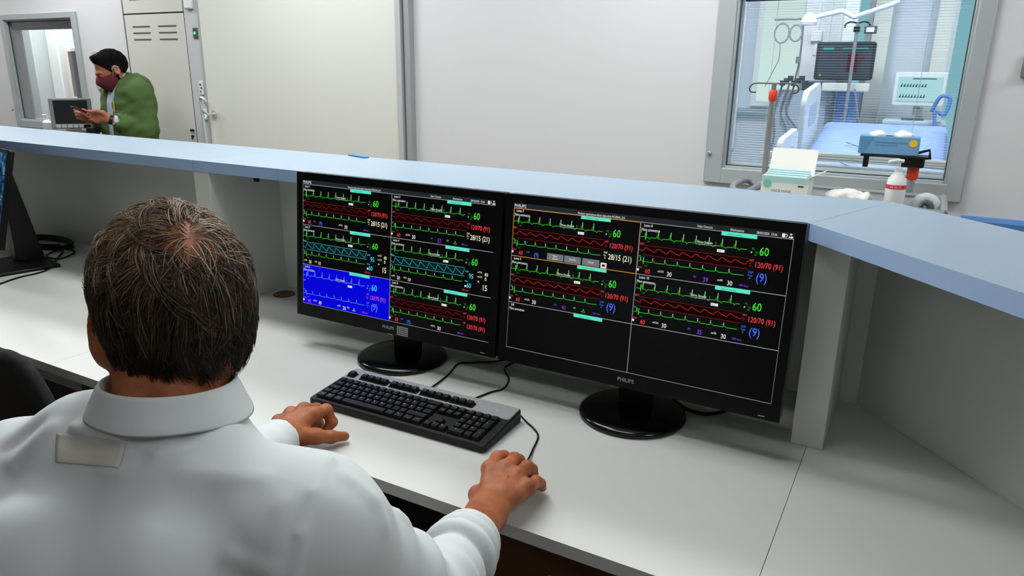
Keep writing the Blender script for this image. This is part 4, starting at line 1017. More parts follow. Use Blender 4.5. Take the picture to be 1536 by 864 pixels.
def strands(N, NC, seg, rng):
    def dirs(n):
        D = rng.normal(size=(n * 3, 3)); D /= np.linalg.norm(D, axis=1)[:, None]
        ok = hair_ok(hsurf(D, 0)); return D[ok][:n]
    CD = dirs(NC); D = dirs(N); keep = rng.random(len(D)) > np.clip(spot(D) * 2.6, 0, .84); D = D[keep]; N = len(D)
    own = np.argmax(D @ CD.T, 1)
    W0 = SPOT + np.array([0, .01, .03]); W0 /= np.linalg.norm(W0)
    cang = rng.normal(0, .48, NC); clen = rng.uniform(.75, 1.2, NC); clift = rng.uniform(.6, 1.5, NC)
    def grow(D0, ang, L, lift):
        d = D0.copy(); pts = []
        for i in range(seg + 1):
            s = i / seg
            off = .003 + lift * (.0125 * s * (1.25 - .65 * s)); pts.append(hsurf(d, off))
            t = d - W0 * (d @ W0)[:, None] + 1e-3; t /= np.linalg.norm(t, axis=1)[:, None]
            t = t + np.array([0, .25, -.75]) * np.clip(1.1 - d[:, 2:], 0, 1)
            t -= d * (t * d).sum(1)[:, None]; t /= np.linalg.norm(t, axis=1)[:, None]
            b = np.cross(d, t); a = ang * (1 + .5 * s)
            t = t * np.cos(a)[:, None] + b * np.sin(a)[:, None]
            d = d + t * (L / seg / .088)[:, None]; d /= np.linalg.norm(d, axis=1)[:, None]
        return np.stack(pts, 1)
    def length(D): return np.interp(D[:, 2], [-.9, -.5, .2, .7, 1], [.022, .034, .048, .048, .042])
    Cp = grow(CD, cang, length(CD) * clen, clift)
    Sp = grow(D, cang[own] + rng.normal(0, .13, N), length(D) * clen[own] * rng.uniform(.7, 1.15, N), clift[own] * rng.uniform(.55, 1.25, N))
    w = (np.linspace(0, 1, seg + 1) ** 1.3 * .45)[None, :, None]
    return Sp * (1 - w) + (Cp[own]) * w, D
seg = 6
SPTS, SD = strands(24000, 900, seg, np.random.default_rng(4))
SPTS = SPTS @ HR.T + HC
N = len(SPTS); T_ = np.gradient(SPTS, axis=1); T_ /= np.linalg.norm(T_, axis=2, keepdims=True) + 1e-9
A_ = np.cross(T_, np.array([.3, .2, .93])); A_ /= np.linalg.norm(A_, axis=2, keepdims=True) + 1e-9; B_ = np.cross(T_, A_)
rad = (.0005 * np.interp(np.linspace(0, 1, seg + 1), [0, .6, 1], [1, .9, .25]))[None, :, None]
tri = [SPTS + rad * (A_ * math.cos(a) + B_ * math.sin(a)) for a in (0, 2.094, 4.189)]
Vs = np.stack(tri, 2).reshape(-1, 3)
ids = np.arange(N * (seg + 1) * 3).reshape(N, seg + 1, 3)
Qs = np.concatenate([np.stack([ids[:, :-1, j], ids[:, :-1, (j + 1) % 3], ids[:, 1:, (j + 1) % 3], ids[:, 1:, j]], -1).reshape(-1, 4) for j in range(3)])
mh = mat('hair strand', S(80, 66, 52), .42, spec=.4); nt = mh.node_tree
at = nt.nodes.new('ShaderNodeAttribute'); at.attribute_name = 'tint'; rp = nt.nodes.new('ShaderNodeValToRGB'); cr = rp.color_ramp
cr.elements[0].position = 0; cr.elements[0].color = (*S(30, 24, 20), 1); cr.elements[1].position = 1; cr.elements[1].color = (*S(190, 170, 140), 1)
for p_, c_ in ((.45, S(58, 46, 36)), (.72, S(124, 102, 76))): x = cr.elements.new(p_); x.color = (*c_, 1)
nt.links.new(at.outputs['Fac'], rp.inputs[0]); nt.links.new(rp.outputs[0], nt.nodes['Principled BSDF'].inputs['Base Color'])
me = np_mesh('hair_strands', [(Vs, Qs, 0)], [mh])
tint = np.clip(np.random.default_rng(6).beta(1.6, 2.4, N) * .82 + np.clip(SD[:, 2], -.5, 1) * .5, 0, 1)  # random greying, plus overhead light painted in as paler strands towards the crown
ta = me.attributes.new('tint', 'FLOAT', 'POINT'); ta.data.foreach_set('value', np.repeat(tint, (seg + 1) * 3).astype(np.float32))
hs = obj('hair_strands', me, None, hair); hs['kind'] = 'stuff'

# ------------------------------------------------------------------ the standing man by the wall
P2 = Matrix.Translation((-4.70, 3.08, 0)) @ Matrix.Rotation(math.radians(172), 4, 'Z')
H2 = np.array([0, .055, 1.452]); R2 = rotz(math.radians(-14)) @ rotx(math.radians(-30))
N2a, N2b = np.array([0, -.01, 1.34]), np.array([0, .045, 1.41])
S2L, E2L, W2L = np.array([-.165, -.02, 1.315]), np.array([-.195, -.035, 1.075]), np.array([-.13, .16, 1.14])
S2R, E2R, W2R = np.array([.165, -.02, 1.315]), np.array([.20, -.03, 1.075]), np.array([.09, .17, 1.13])
T2 = [(.70, .19, .135, 0, -.01), (.90, .19, .13, 0, -.01), (1.10, .20, .13, 0, -.015), (1.24, .20, .125, 0, -.02), (1.31, .165, .105, 0, -.02), (1.36, .10, .085, 0, -.012), (1.39, .07, .07, 0, -.005)]
def hnd2(P, W, C, sx):
    """cupped hand from the wrist W towards C, thumb on the upper side"""
    f = (C - W); f = f / np.linalg.norm(f); u = np.array([0, 0, 1.0]); r = np.cross(f, u); r /= np.linalg.norm(r); u = np.cross(r, f)
    B = np.stack([r * sx, f, u], 1); q = (P - W) @ B
    mm = [(-.014, .082, .022), (-.006, .086, .004), (-.001, .084, -.014), (.002, .076, -.030)]
    ff = [[m, (m[0] - .022, m[1] + .032, m[2] + .004), (m[0] - .044, m[1] + .036, m[2] + .008), (m[0] - .056, m[1] + .026, m[2] + .010)] for m in mm]
    th = [(-.008, .022, .018), (-.018, .05, .034), (-.028, .078, .038), (-.036, .10, .036)]
    return hand_sdf(q, (0, 0, 0), mm, ff, th, (1, 1.02, 1, .86))
PHC = np.array([-.02, .27, 1.19])
def f_body2(P):
    q = (P - H2) @ R2
    d = smin(head_sdf(q), sd_cone(P, N2a, N2b, .058, .054), .03)
    d = smin(d, loft(P, T2, -.03, 0), .02)
    for S_, E_l, W_, sx in ((S2L, E2L, W2L, 1), (S2R, E2R, W2R, -1)):
        d = smin(d, sd_cone(P, S_, E_l, .045, .04), .03); d = smin(d, sd_cone(P, E_l, W_, .04, .025), .02)
    for s in (-1, 1):
        d = smin(d, sd_cone(P, (.09 * s, -.01, .78), (.10 * s, .0, .45), .07, .05), .04); d = smin(d, sd_cone(P, (.10 * s, .0, .45), (.10 * s, -.02, .08), .048, .035), .03)
        d = smin(d, sd_cone(P, (.10 * s, -.02, .05), (.11 * s, .13, .035), .035, .03), .03)
    return d
pb = [(*sdf_mesh(f_body2, (-.33, -.2, .0), (.33, .33, 1.30), .014), 0), (*sdf_mesh(f_body2, (-.13, -.12, 1.31), (.13, .23, 1.62), .0045), 0)]
for W_, sx in ((W2L, 1), (W2R, -1)):
    c = PHC + np.array([-.045 * sx, -.02, -.022])
    fh = lambda P, W_=W_, sx=sx, c=c: smin(hnd2(P, W_, c, sx), sd_cone(P, W_, E2L if sx > 0 else E2R, .026, .04), .015)
    pb.append((*sdf_mesh(fh, np.minimum(W_, c) - .09, np.maximum(W_, c) + .09, .0035), 0))
man2 = obj('person', np_mesh('person', pb, [M_SKIN2])); man2.matrix_world = P2
tag(man2, 'dark-haired man in a green jacket and dark red mask looking at his phone', 'person')
M_GREEN = mat('green jacket cloth', S(68, 94, 44), .85, noise=.12, nscale=14, bump=.3, bscale=500)
def f_jack(P):
    d = loft(P, T2, .014, 0)
    for S_, E_l, W_ in ((S2L, E2L, W2L), (S2R, E2R, W2R)):
        d = smin(d, sd_cone(P, N2a + (0, -.01, -.02), S_, .07, .078), .05); d = smin(d, sd_cone(P, S_, E_l, .074, .062), .03); d = smin(d, sd_cone(P, E_l, W_ + (E_l - W_) * .16, .062, .047), .03)
    d = smin(d, sd_cone(P, (-.10, -.05, 1.385), (.10, -.05, 1.385), .045, .045), .05)      # hood lying on the shoulders
    d = smin(d, sd_ell(P, (0, -.13, 1.33), (.12, .05, .085)), .04)
    d = d - .006 * wob(P, 21, 30) - .004 * wob(P * np.array([1, 1, 1.6]), 22, 70)
    for S_, E_l, W_ in ((S2L, E2L, W2L), (S2R, E2R, W2R)):
        f = (W_ - E_l) / np.linalg.norm(W_ - E_l); d = smax(d, -sd_cone(P, W_ + f * .03, W_ - f * .03, .04, .038), .005)
    op = np.abs(P[:, 0] + .01) - (.042 + .06 * (P[:, 2] - 1.0)); d = np.where(P[:, 1] > .02, smax(d, -np.maximum(op, -(P[:, 1] - .02)), .012), d)   # open front
    d = smax(d, -sd_cone(P, N2a, N2b + (0, .06, .05), .062, .07), .01)
    return smax(d, .72 - P[:, 2], .01)
V, Q = sdf_mesh(f_jack, (-.36, -.26, .68), (.36, .34, 1.48), .0085)
jk = obj('jacket', np_mesh('jacket', [(V, Q, 0)], [M_GREEN]), None, man2)
tj = BVHTree.FromPolygons([tuple(p) for p in V], [tuple(q) for q in Q])
# pocket flap with a pen on the left chest
def on_j(x, z): 
    h = tj.ray_cast(Vector((x, .6, z)), Vector((0, -1, 0))); return h[0] if h[0] else Vector((x, .12, z))
fl = MB(); g = 8
vs = []; fs = []
for j in range(g + 1):
    for i in range(g + 1):
        p = on_j(-.165 + .10 * i / g, 1.16 + .035 * j / g); vs.append((p.x, p.y + .005, p.z))
fs = [(j * (g + 1) + i, j * (g + 1) + i + 1, (j + 1) * (g + 1) + i + 1, (j + 1) * (g + 1) + i) for j in range(g) for i in range(g)]
o = fl.add(vs, fs).build('pocket_flap', M_GREEN, jk, smooth=True); sdm = o.modifiers.new('t', 'SOLIDIFY'); sdm.thickness = .004
p = on_j(-.10, 1.24); MB().tube([(p.x, p.y + .006, 1.19), (p.x - .004, p.y + .004, 1.26)], .004, 6).build('pen', mat('pen yellow', S(170, 160, 60), .5), jk)
# shirt under the jacket, trousers
def f_sh2(P):
    d = loft(P, T2, -.006, 0); d = smin(d, sd_cone(P, N2a + (0, 0, -.01), N2b + (0, -.018, -.012), .068, .066), .03)
    return smax(smax(d, .8 - P[:, 2], .01), -sd_cone(P, N2a + (0, 0, .02), N2b + (0, .02, .03), .058, .062), .004)
V, Q = sdf_mesh(f_sh2, (-.24, -.18, .76), (.24, .2, 1.47), .009)
obj('shirt', np_mesh('shirt', [(V, Q, 0)], [mat('pale blue shirt', S(176, 190, 206), .8)]), None, man2)
def f_tr2(P):
    d = loft(P, [(.74, .165, .125, 0, -.01), (.95, .165, .12, 0, -.01)])
    for s in (-1, 1): d = smin(d, sd_cone(P, (.09 * s, -.01, .80), (.10 * s, .0, .45), .088, .07), .04); d = smin(d, sd_cone(P, (.10 * s, .0, .45), (.10 * s, -.02, .06), .068, .055), .03)
    return d
V, Q = sdf_mesh(f_tr2, (-.22, -.18, .02), (.22, .18, .98), .014)
obj('trousers', np_mesh('trousers', [(V, Q, 0)], [mat('dark trousers', S(38, 40, 46), .8)]), None, man2)
# mask, hair, beard, ear loop, cuff, watch
def reg(fn, off, keep, lo, hi, res=.0045):
    return sdf_mesh(lambda P: smax(head_sdf((P - H2) @ R2) - off, keep((P - H2) @ R2), .004), lo, hi, res)
lo2, hi2 = np.array([-.13, -.12, 1.28]), np.array([.13, .27, 1.63])
k_mask = lambda q: np.maximum.reduce([np.maximum(-.112 - q[:, 2], q[:, 2] + .012 - .25 * np.clip(.06 - np.abs(q[:, 0]), 0, .06)), .012 - q[:, 1] + .0 * q[:, 0]])
V, Q = sdf_mesh(lambda P: (lambda q: smax(smin(head_sdf(q) - .005, sd_ell(q, (0, .068, -.05), (.052, .056, .05)), .02), k_mask(q), .005))((P - H2) @ R2), lo2, hi2, .0045); obj('face_mask', np_mesh('face_mask', [(V, Q, 0)], [mat('burgundy cloth', S(86, 22, 34), .8)]), None, man2)
k_hair = lambda q: np.maximum(np.interp(q[:, 1], [-.12, -.05, -.02, .02, .045, .07, .10], [-.06, -.055, -.03, -.012, .035, .082, .095]) - q[:, 2], -(((q[:, 1] + .008) / .024) ** 2 + ((q[:, 2] + .012) / .036) ** 2 - 1) * .02 - 10 * (np.abs(q[:, 0]) < .06))
V, Q = sdf_mesh(lambda P: (lambda q: smax(smin(head_sdf(q) - .008 - .0025 * wob(q, 31, 160), sd_cone(q, (-.035, .052, .108), (.035, .052, .108), .016, .016), .03), k_hair(q), .006))((P - H2) @ R2), lo2, hi2, .0045)
obj('hair', np_mesh('hair', [(V, Q, 0)], [mat('black hair', S(10, 8, 8), .9, spec=.1, bump=.6, bscale=260)]), None, man2)
k_beard = lambda q: np.maximum.reduce([q[:, 2] + .03 + .4 * np.clip(q[:, 1], 0, 1), -.125 - q[:, 2], -.002 - q[:, 1]])
V, Q = reg(None, .0045, k_beard, lo2, hi2); obj('beard', np_mesh('beard', [(V, Q, 0)], [mat('black hair', S(16, 13, 12), .85)]), None, man2)
def h2w(q): return tuple(np.array(q) @ R2.T + H2)
for s in (-1, 1): MB().tube([h2w((.068 * s, .028, -.03)), h2w((.078 * s, .008, .012)), h2w((.086 * s, -.012, .020)), h2w((.088 * s, -.028, .0))], .0022, 6).build('ear_loop', mat('loop white', S(210, 205, 190), .7), man2, smooth=True)
f = (W2L - E2L) / np.linalg.norm(W2L - E2L)
MB().tube([tuple(W2L - f * .05), tuple(W2L - f * .012)], .036, 20).build('cuff', mat('pale blue shirt', S(176, 190, 206), .8), man2, smooth='auto')
MB().tube([tuple(W2L - f * .004), tuple(W2L + f * .016)], .031, 20).build('watch', M_BLACK, man2, smooth='auto')
ph = MB().prism(rrect(.074, .15, .009, 4), -.0045, .0045).build('mobile_phone', mat('phone black', S(16, 18, 22), .25), bevel=.0015)
tag(ph, 'black mobile phone held by the man in the green jacket', 'phone')
ph.matrix_world = P2 @ Matrix.Translation(tuple(PHC)) @ Matrix.Rotation(math.radians(28), 4, 'X')

# ------------------------------------------------------------------ office chairs
def chair(label, loc, rz, top):
    t = thing('office_chair', label, 'chair', loc, rz, 'black office chairs')
    m = mat('chair fabric', S(14, 14, 15), .9); mp = mat('chair plastic', S(20, 20, 21), .5)
    V, Q = sdf_mesh(lambda P: sd_ell(P, (0, 0, .43), (.25, .24, .04)), (-.3, -.3, .36), (.3, .3, .5), .015); obj('seat', np_mesh('seat', [(V, Q, 0)], [m]), None, t)
    V, Q = sdf_mesh(lambda P: sd_ell(P, (0, -.235, top - .2), (.21, .035, .2)), (-.27, -.32, top - .45), (.27, -.15, top + .05), .015); obj('backrest', np_mesh('backrest', [(V, Q, 0)], [m]), None, t)
    MB().tube([(0, -.05, .40), (0, -.24, .42), (0, -.265, top - .25)], .02, 8).build('back_support', mp, t, smooth=True)
    MB().tube([(0, 0, .09), (0, 0, .40)], .028, 12).build('gas_column', mp, t, smooth='auto')
    for i in range(5):
        a = i * 2 * math.pi / 5; lg = MB().tube([(0, 0, .11), (.28 * math.cos(a), .28 * math.sin(a), .075)], [.026, .016], 8).build('leg', mp, t, smooth='auto')
        MB().lathe([(.0001, -.012), (.026, -.012), (.03, 0), (.026, .012), (.0001, .012)], 14).build('castor', mp, lg, smooth='auto').matrix_local = Matrix.Translation((.28 * math.cos(a), .28 * math.sin(a), .031)) @ Matrix.Rotation(a, 4, 'Z') @ Matrix.Rotation(math.pi / 2, 4, 'X')
    return t
chair('black office chair pushed under the desk left of the seated man', (-1.80, 1.06, 0), math.radians(-6), .82)
chair('black office chair under the seated man in the white shirt', (-.70, .36, 0), math.radians(14), .76)

# ================================================================== BEYOND THE COUNTER
M_CART = mat('trolley steel', S(150, 154, 156), .4, metal=.3)
M_GREYPL = mat('grey plastic', S(128, 132, 134), .5)
M_ORANGE = mat('orange knob', S(226, 62, 14), .45)
M_WPL = mat('warm white plastic', S(222, 220, 212), .45)
TY = 3.02
ct = thing('medical_trolley', 'grey steel trolley behind the counter under the ward window', 'trolley', (-.25, TY, 0))
MB().box((-.34, -.20, 1.005), (.33, .20, 1.02)).build('tray', M_CART, ct, bevel=.003)
for y in (-.2, .2): MB().tube([(-.34, y, 1.03), (.33, y, 1.03)], .008, 8).build('tray_rail', M_CART, ct, smooth='auto')
for x in (-.34, .33): MB().tube([(x, -.2, 1.03), (x, .2, 1.03)], .012, 8).build('tray_rail', M_CART, ct, smooth='auto')
MB().box((-.34, -.20, .30), (.33, .20, .315)).build('tray', M_CART, ct, bevel=.003)
for x in (-.33, .32):
    for y in (-.19, .19): MB().tube([(x, y, .06), (x, y, 1.03)], .012, 10).build('leg', M_CART, ct, smooth='auto'); MB().lathe([(.0001, -.012), (.03, -.012), (.03, .012), (.0001, .012)], 14, (x, y, .03)).build('wheel', M_BLACK, ct, smooth='auto')
hl = MB().tube(spline([(-.345, -.14, 1.02), (-.39, -.13, 1.045), (-.40, .0, 1.05), (-.39, .13, 1.045), (-.345, .14, 1.02)], 5), .013, 10).build('push_handle', M_GREYPL, ct, smooth=True)
# infusion pole with hooks and orange knob
iv = thing('infusion_pole', 'steel infusion pole with two hooks and an orange knob beside the mask box', 'pole', (-.594, TY + .235, 0))
MB().tube([(0, 0, .03), (0, 0, 1.39)], .0125, 12).build('lower_tube', M_STEEL, iv, smooth='auto')
MB().tube([(0, 0, 1.39), (0, 0, 1.436)], .010, 12).build('upper_tube', mat('dull steel', S(140, 138, 130), .4, metal=.5), iv, smooth='auto')
MB().lathe([(.0001, 0), (.013, 0), (.017, .008), (.017, .034), (.012, .045), (.0001, .046)], 14, (0, 0, 1.366)).build('height_knob', M_ORANGE, iv, smooth='auto')
for s in (-1, 1):
    MB().tube(spline([(0, 0, 1.436), (.06 * s, 0, 1.437), (.085 * s, 0, 1.433), (.098 * s, 0, 1.418), (.092 * s, 0, 1.402), (.07 * s, 0, 1.400)], 5), .0032, 7).build('hook', mat('dark wire', S(86, 86, 84), .4, metal=.5), iv, smooth=True)
for i in range(5): a = i * 1.2566; MB().tube([(0, 0, .05), (.24 * math.cos(a), .24 * math.sin(a), .03)], .012, 8).build('foot', M_CART, iv, smooth='auto')
# box of face masks
fb = thing('mask_box', 'open white and green cardboard box of face masks on the trolley', 'box', (-.452, TY - .06, 1.02), math.radians(-3))
bx = MB()
for lo, hi in (((-.085, -.05, 0), (.085, -.048, .082)), ((-.085, .048, 0), (.085, .05, .082)), ((-.085, -.048, 0), (-.083, .048, .082)), ((.083, -.048, 0), (.085, .048, .082)), ((-.083, -.048, 0), (.083, .048, .003))): bx.box(lo, hi)
bx.build('carton', mat('carton white', S(232, 230, 222), .7), fb)
lid = MB(); lid.add([(-.085, .05, .082), (.085, .05, .082), (.085, .085, .175), (-.085, .085, .175), (-.085, .052, .082), (.085, .052, .082), (.085, .087, .175), (-.085, .087, .175)], [(3, 2, 1, 0), (4, 5, 6, 7), (0, 1, 5, 4), (1, 2, 6, 5), (2, 3, 7, 6), (3, 0, 4, 7)]); lid.build('lid', mat('carton white', S(232, 230, 222), .7), fb)
fl = MB(); fl.add([(.085, -.04, .082), (.085, .04, .082), (.135, .04, .108), (.135, -.04, .108), (.085, -.04, .084), (.085, .04, .084), (.135, .04, .110), (.135, -.04, .110)], [(3, 2, 1, 0), (4, 5, 6, 7), (0, 1, 5, 4), (1, 2, 6, 5), (2, 3, 7, 6), (3, 0, 4, 7)]); fl.build('side_flap', M_WHITE, fb)
pr = MB(); pr.box((-.084, -.0506, .060), (.084, -.05, .0805)); pr.build('green_band', mat('mint print', S(168, 214, 208), .6), fb)
pr = MB(); pr.lathe([(.0001, 0), (.016, 0), (.016, .0006), (.0001, .0006)], 20); o = pr.build('green_mark', mat('green print', S(120, 198, 160), .6), fb); o.matrix_local = Matrix.Translation((-.062, -.0506, .052)) @ Matrix.Rotation(math.pi / 2, 4, 'X')
pr = MB(); pr.lathe([(.0001, 0), (.007, 0), (.007, .0006), (.0001, .0006)], 16); o = pr.build('green_mark', mat('green print', S(120, 198, 160), .6), fb); o.matrix_local = Matrix.Translation((.066, -.0506, .012)) @ Matrix.Rotation(math.pi / 2, 4, 'X')
pr = MB(); pr.box((.050, -.0506, .046), (.071, -.05, .053)); pr.build('dark_mark', mat('print grey', S(80, 84, 86), .6), fb)
V, F, w = text2d('FACE MASK', -.008, .022, .0105, 1.0, align='c'); lt_ = MB(); lt_.add([(x, -.0508, z) for x, z in V], F); lt_.build('lettering', mat('print dark', S(96, 104, 104), .6), fb)
ms_ = MB()
for i in range(4): ms_.box((-.078, -.042 + i * .02, .060 + .004 * i), (.078, -.03 + i * .02, .085 + .006 * i))
ms_.build('masks', mat('mask cloth', S(186, 222, 226), .8), fb, bevel=.003)
# crumpled white tissue / gloves on the trolley
def crumple(name, label, cat, c, r, seed, m, res=.005):
    fn = lambda P: sd_ell(P, (0, 0, 0), r) - .25 * min(r) * wob(P, seed, 110) - .12 * min(r) * wob(P, seed + 1, 260)
    V, Q = sdf_mesh(lambda P: smax(fn(P), -P[:, 2] - r[2] * .6, .004), -np.array(r) * 1.5, np.array(r) * 1.6, res); o = obj(name, np_mesh(name, [(V, Q, 0)], [m])); o.location = (c[0], c[1], c[2] + r[2] * .6); return tag(o, label, cat)
crumple('paper_tissue', 'crumpled white paper wrapping lying on the trolley beside the gel bottle', 'paper', (-.235, TY - .05, 1.02), (.085, .05, .028), 41, mat('paper white', S(224, 222, 216), .8))
# gel bottle with pump
gb = thing('gel_bottle', 'white gel bottle with a red label and pump on the trolley', 'bottle', (-.080, TY - .06, 1.02))
MB().lathe([(.0001, 0), (.030, 0), (.033, .004), (.033, .075), (.029, .098), (.014, .120), (.012, .126), (.0001, .126)], 28).build('bottle', mat('bottle white', S(226, 226, 222), .35), gb, smooth='auto')
MB().lathe([(.0333, .064), (.0338, .064), (.0338, .079), (.0333, .079)], 28).build('red_label', mat('label red', S(206, 40, 66), .5), gb)
V, F, w = text2d('HY GEL 33', 0, .0685, .0065, .9, align='c'); lt_ = MB(); lt_.add([(.0344 * math.sin(x / .0344), -.0344 * math.cos(x / .0344), z) for x, z in V], F); lt_.build('lettering', M_WHITE, gb)
MB().lathe([(.0001, .126), (.013, .126), (.013, .138), (.005, .140), (.005, .160), (.0001, .160)], 18).build('pump_collar', M_WHITE, gb, smooth='auto')
MB().tube([(0.012, 0, .162), (-.01, -.01, .164), (-.035, -.022, .158)], .006, 8).build('pump_nozzle', M_WHITE, gb, smooth='auto')
# glove box on a black clamp, carried by a short pole
gp = thing('clamp_pole', 'short steel pole with an orange knob and black clamp holding the glove box', 'pole', (-.038, TY + .235, 0))
MB().tube([(0, 0, .03), (0, 0, 1.16)], .012, 12).build('tube', M_STEEL, gp, smooth='auto')
MB().lathe([(.0001, 0), (.016, 0), (.021, .01), (.021, .05), (.015, .062), (.0001, .062)], 10, (0, -.006, 1.085)).build('knob', M_ORANGE, gp, smooth='auto')
for i in range(4): a = i * 1.5708 + .4; MB().tube([(0, 0, .05), (.2 * math.cos(a), .2 * math.sin(a), .03)], .012, 8).build('foot', M_CART, gp, smooth='auto')
MB().box((-.05, -.06, 1.135), (.035, .03, 1.178)).build('clamp', M_BLACK, gp, bevel=.008)
MB().box((-.19, -.07, 1.170), (.045, .03, 1.180)).build('shelf', M_BLACK, gp, bevel=.003)
MB().box((-.178, -.065, 1.128), (-.158, -.045, 1.172)).build('strap', M_BLACK, gp, bevel=.004)
MB().tube([(-.01, -.04, 1.185), (.045, -.05, 1.205), (.05, -.05, 1.17)], .006, 7).build('lever', M_BLACK, gp, smooth='auto')
gl = thing('glove_box', 'blue cardboard box of gloves with a yellow spot, on the black clamp', 'box', (-.135, TY + .21, 1.181), math.radians(2))
MB().box((-.105, -.045, 0), (.105, .045, .068)).build('carton', mat('carton blue', S(106, 156, 196), .6), gl, bevel=.002)
MB().add([(-.1, -.0456, .0), (-.085, -.0456, .0), (-.052, -.0456, .064), (-.1, -.0456, .064)], [(0, 1, 2, 3)]).build('dark_panel', mat('carton blue deep', S(84, 140, 180), .6), gl)
for z, x0, x1 in ((.046, -.05, .062), (.036, -.045, .03)):
    V, F, w = text2d('NITRILE EXAMINATION GLOVES' if z > .04 else 'non sterile powder free', (x0 + x1) / 2, z - .003, .005, .9, align='c'); k = (x1 - x0) / w
    lt_ = MB(); lt_.add([((x - (x0 + x1) / 2) * k + (x0 + x1) / 2, -.0458, zz) for x, zz in V], F); lt_.build('lettering', mat('print navy', S(46, 84, 128), .6), gl)
pr = MB(); pr.lathe([(.0001, 0), (.014, 0), (.014, .0006), (.0001, .0006)], 20); o = pr.build('yellow_spot', mat('yellow print', S(236, 190, 30), .6), gl); o.matrix_local = Matrix.Translation((.083, -.0457, .046)) @ Matrix.Rotation(math.pi / 2, 4, 'X')
for i, (x, s) in enumerate(((-.045, 1.0), (.045, 1.15))):
    fn = lambda P, x=x, s=s, i=i: sd_ell(P, (x, 0, .07), (.032 * s, .03, .016 * s)) - .006 * wob(P, 50 + i, 150)
    V, Q = sdf_mesh(fn, (x - .06, -.05, .05), (x + .06, .05, .11), .004); obj('glove', np_mesh('glove', [(V, Q, 0)], [mat('glove white', S(232, 228, 218), .6)]), None, gl)
MB().box((-.02, -.025, .062), (.02, .025, .068)).build('opening', mat('glove white', S(232, 228, 218), .6), gl, bevel=.003)
# grey hose arc at the right of the trolley
hs_ = thing('corrugated_hose', 'grey hose arched at the right end of the trolley', 'hose', (.035, TY - .02, .985))
MB().tube(spline([(-.045, 0, .0), (-.04, 0, .045), (-.015, 0, .065), (.015, 0, .045), (.03, 0, -.04)], 6), .022, 12).build('hose', mat('hose grey', S(186, 192, 192), .4), hs_, smooth=True)
MB().tube(spline([(-.02, -.022, .055), (.002, -.024, .045), (.018, -.022, -.03)], 6), .011, 8).build('dark_band', mat('hose dark', S(70, 80, 84), .5), hs_, smooth=True)

# ---- ultrasound-like console at the left
us = thing('portable_console', 'portable grey console with a black screen on a stand near the masked man', 'console', (-5.06, 2.92, 0), math.radians(55))
M_CON = mat('console grey', S(130, 134, 136), .5)
MB().prism(rrect(.36, .30, .03, 4), .0, .05).build('base', M_GREYPL, us); MB().tube([(0, 0, .05), (0, 0, 1.0)], .03, 12).build('column', M_GREYPL, us, smooth='auto')
MB().prism(rrect(.30, .22, .03, 4), 1.0, 1.05).build('keyboard_deck', mat('console dark', S(46, 54, 60), .5), us, bevel=.004)
mon = MB().box((-.125, .03, 1.062), (.125, .06, 1.262)).build('display', M_CON, us, bevel=.006)
MB().box((-.10, .0275, 1.095), (.10, .03, 1.248)).build('black_screen', mat('off screen', S(8, 9, 12), .35), mon)
MB().box((-.045, .03, 1.05), (.045, .055, 1.065)).build('hinge', M_CON, us)
for i in range(6): MB().box((-.10 + i * .034, .024, 1.066), (-.10 + i * .034 + .028, .03, 1.088)).build('button', mat('button grey', S(186, 190, 192), .5), mon, bevel=.002)
gb2 = thing('pump_bottle', 'small white pump bottle left of the grey console', 'bottle', (-5.375, 2.93, 0))
MB().lathe([(.0001, 1.02), (.03, 1.02), (.032, 1.03), (.032, 1.09), (.014, 1.108), (.0001, 1.108)], 20).build('bottle', M_WHITE, gb2, smooth='auto'); MB().tube([(0, 0, 1.105), (0, 0, 1.14), (-.03, -.01, 1.14)], .006, 8).build('pump', M_WHITE, gb2, smooth='auto')
MB().box((-.06, -.06, 1.0), (.06, .06, 1.02)).build('shelf', M_CART, gb2, bevel=.003); MB().tube([(0, .05, .0), (0, .05, 1.0)], .012, 8).build('post', M_CART, gb2, smooth='auto')
bc = thing('black_clamp', 'small black clamp with knobs on the counter-side rail before the masked man', 'clamp', (-4.80, 2.9, 0))
MB().tube([(0, 0, 0), (0, 0, 1.06)], .012, 8).build('post', M_CART, bc, smooth='auto'); MB().box((-.05, -.02, 1.05), (.05, .02, 1.085)).build('jaw', M_BLACK, bc, bevel=.006)
for x in (-.06, .055): MB().lathe([(.0001, -.012), (.018, -.012), (.022, 0), (.018, .012), (.0001, .012)], 14, (x, 0, 1.088)).build('knob', M_BLACK, bc, smooth='auto')
# store room things behind the left window
tag(MB().box((-9.55, 4.9, 0), (-9.05, 5.3, 2.4)).build('store_cupboard', mat('cupboard slate', S(172, 182, 182), .6), bevel=.01), 'tall slate-grey cupboard at the left side inside the left window', 'cupboard')
tag(MB().box((-9.02, 5.05, 0), (-8.82, 5.35, 2.4)).build('store_cupboard', mat('cupboard grey', S(206, 210, 210), .6), bevel=.01), 'narrow pale grey cupboard beside the slate cupboard behind the left window', 'cupboard')
tag(MB().box((-8.78, 5.1, 0), (-8.68, 5.25, 1.68)).build('store_post', mat('post beige', S(204, 194, 186), .6), bevel=.01), 'beige upright post inside the room behind the left window', 'post')
sm = thing('store_screen', 'pale lit screen on a stand inside the room behind the left window', 'screen', (-8.35, 5.2, 0), math.radians(50))
MB().tube([(0, .06, 0), (0, .06, 1.4)], .02, 8).build('stand', M_WHITE, sm, smooth='auto'); MB().box((-.26, .0, 1.22), (.26, .04, 1.46)).build('housing', M_WHITE, sm, bevel=.008)
MB().box((-.24, -.003, 1.25), (-.02, .0, 1.44)).build('display', emis('pale display', S(196, 224, 226), .9), sm)
tb = thing('store_trolley', 'white trolley with a curved handle behind the left window', 'trolley', (-7.75, 4.75, 0))
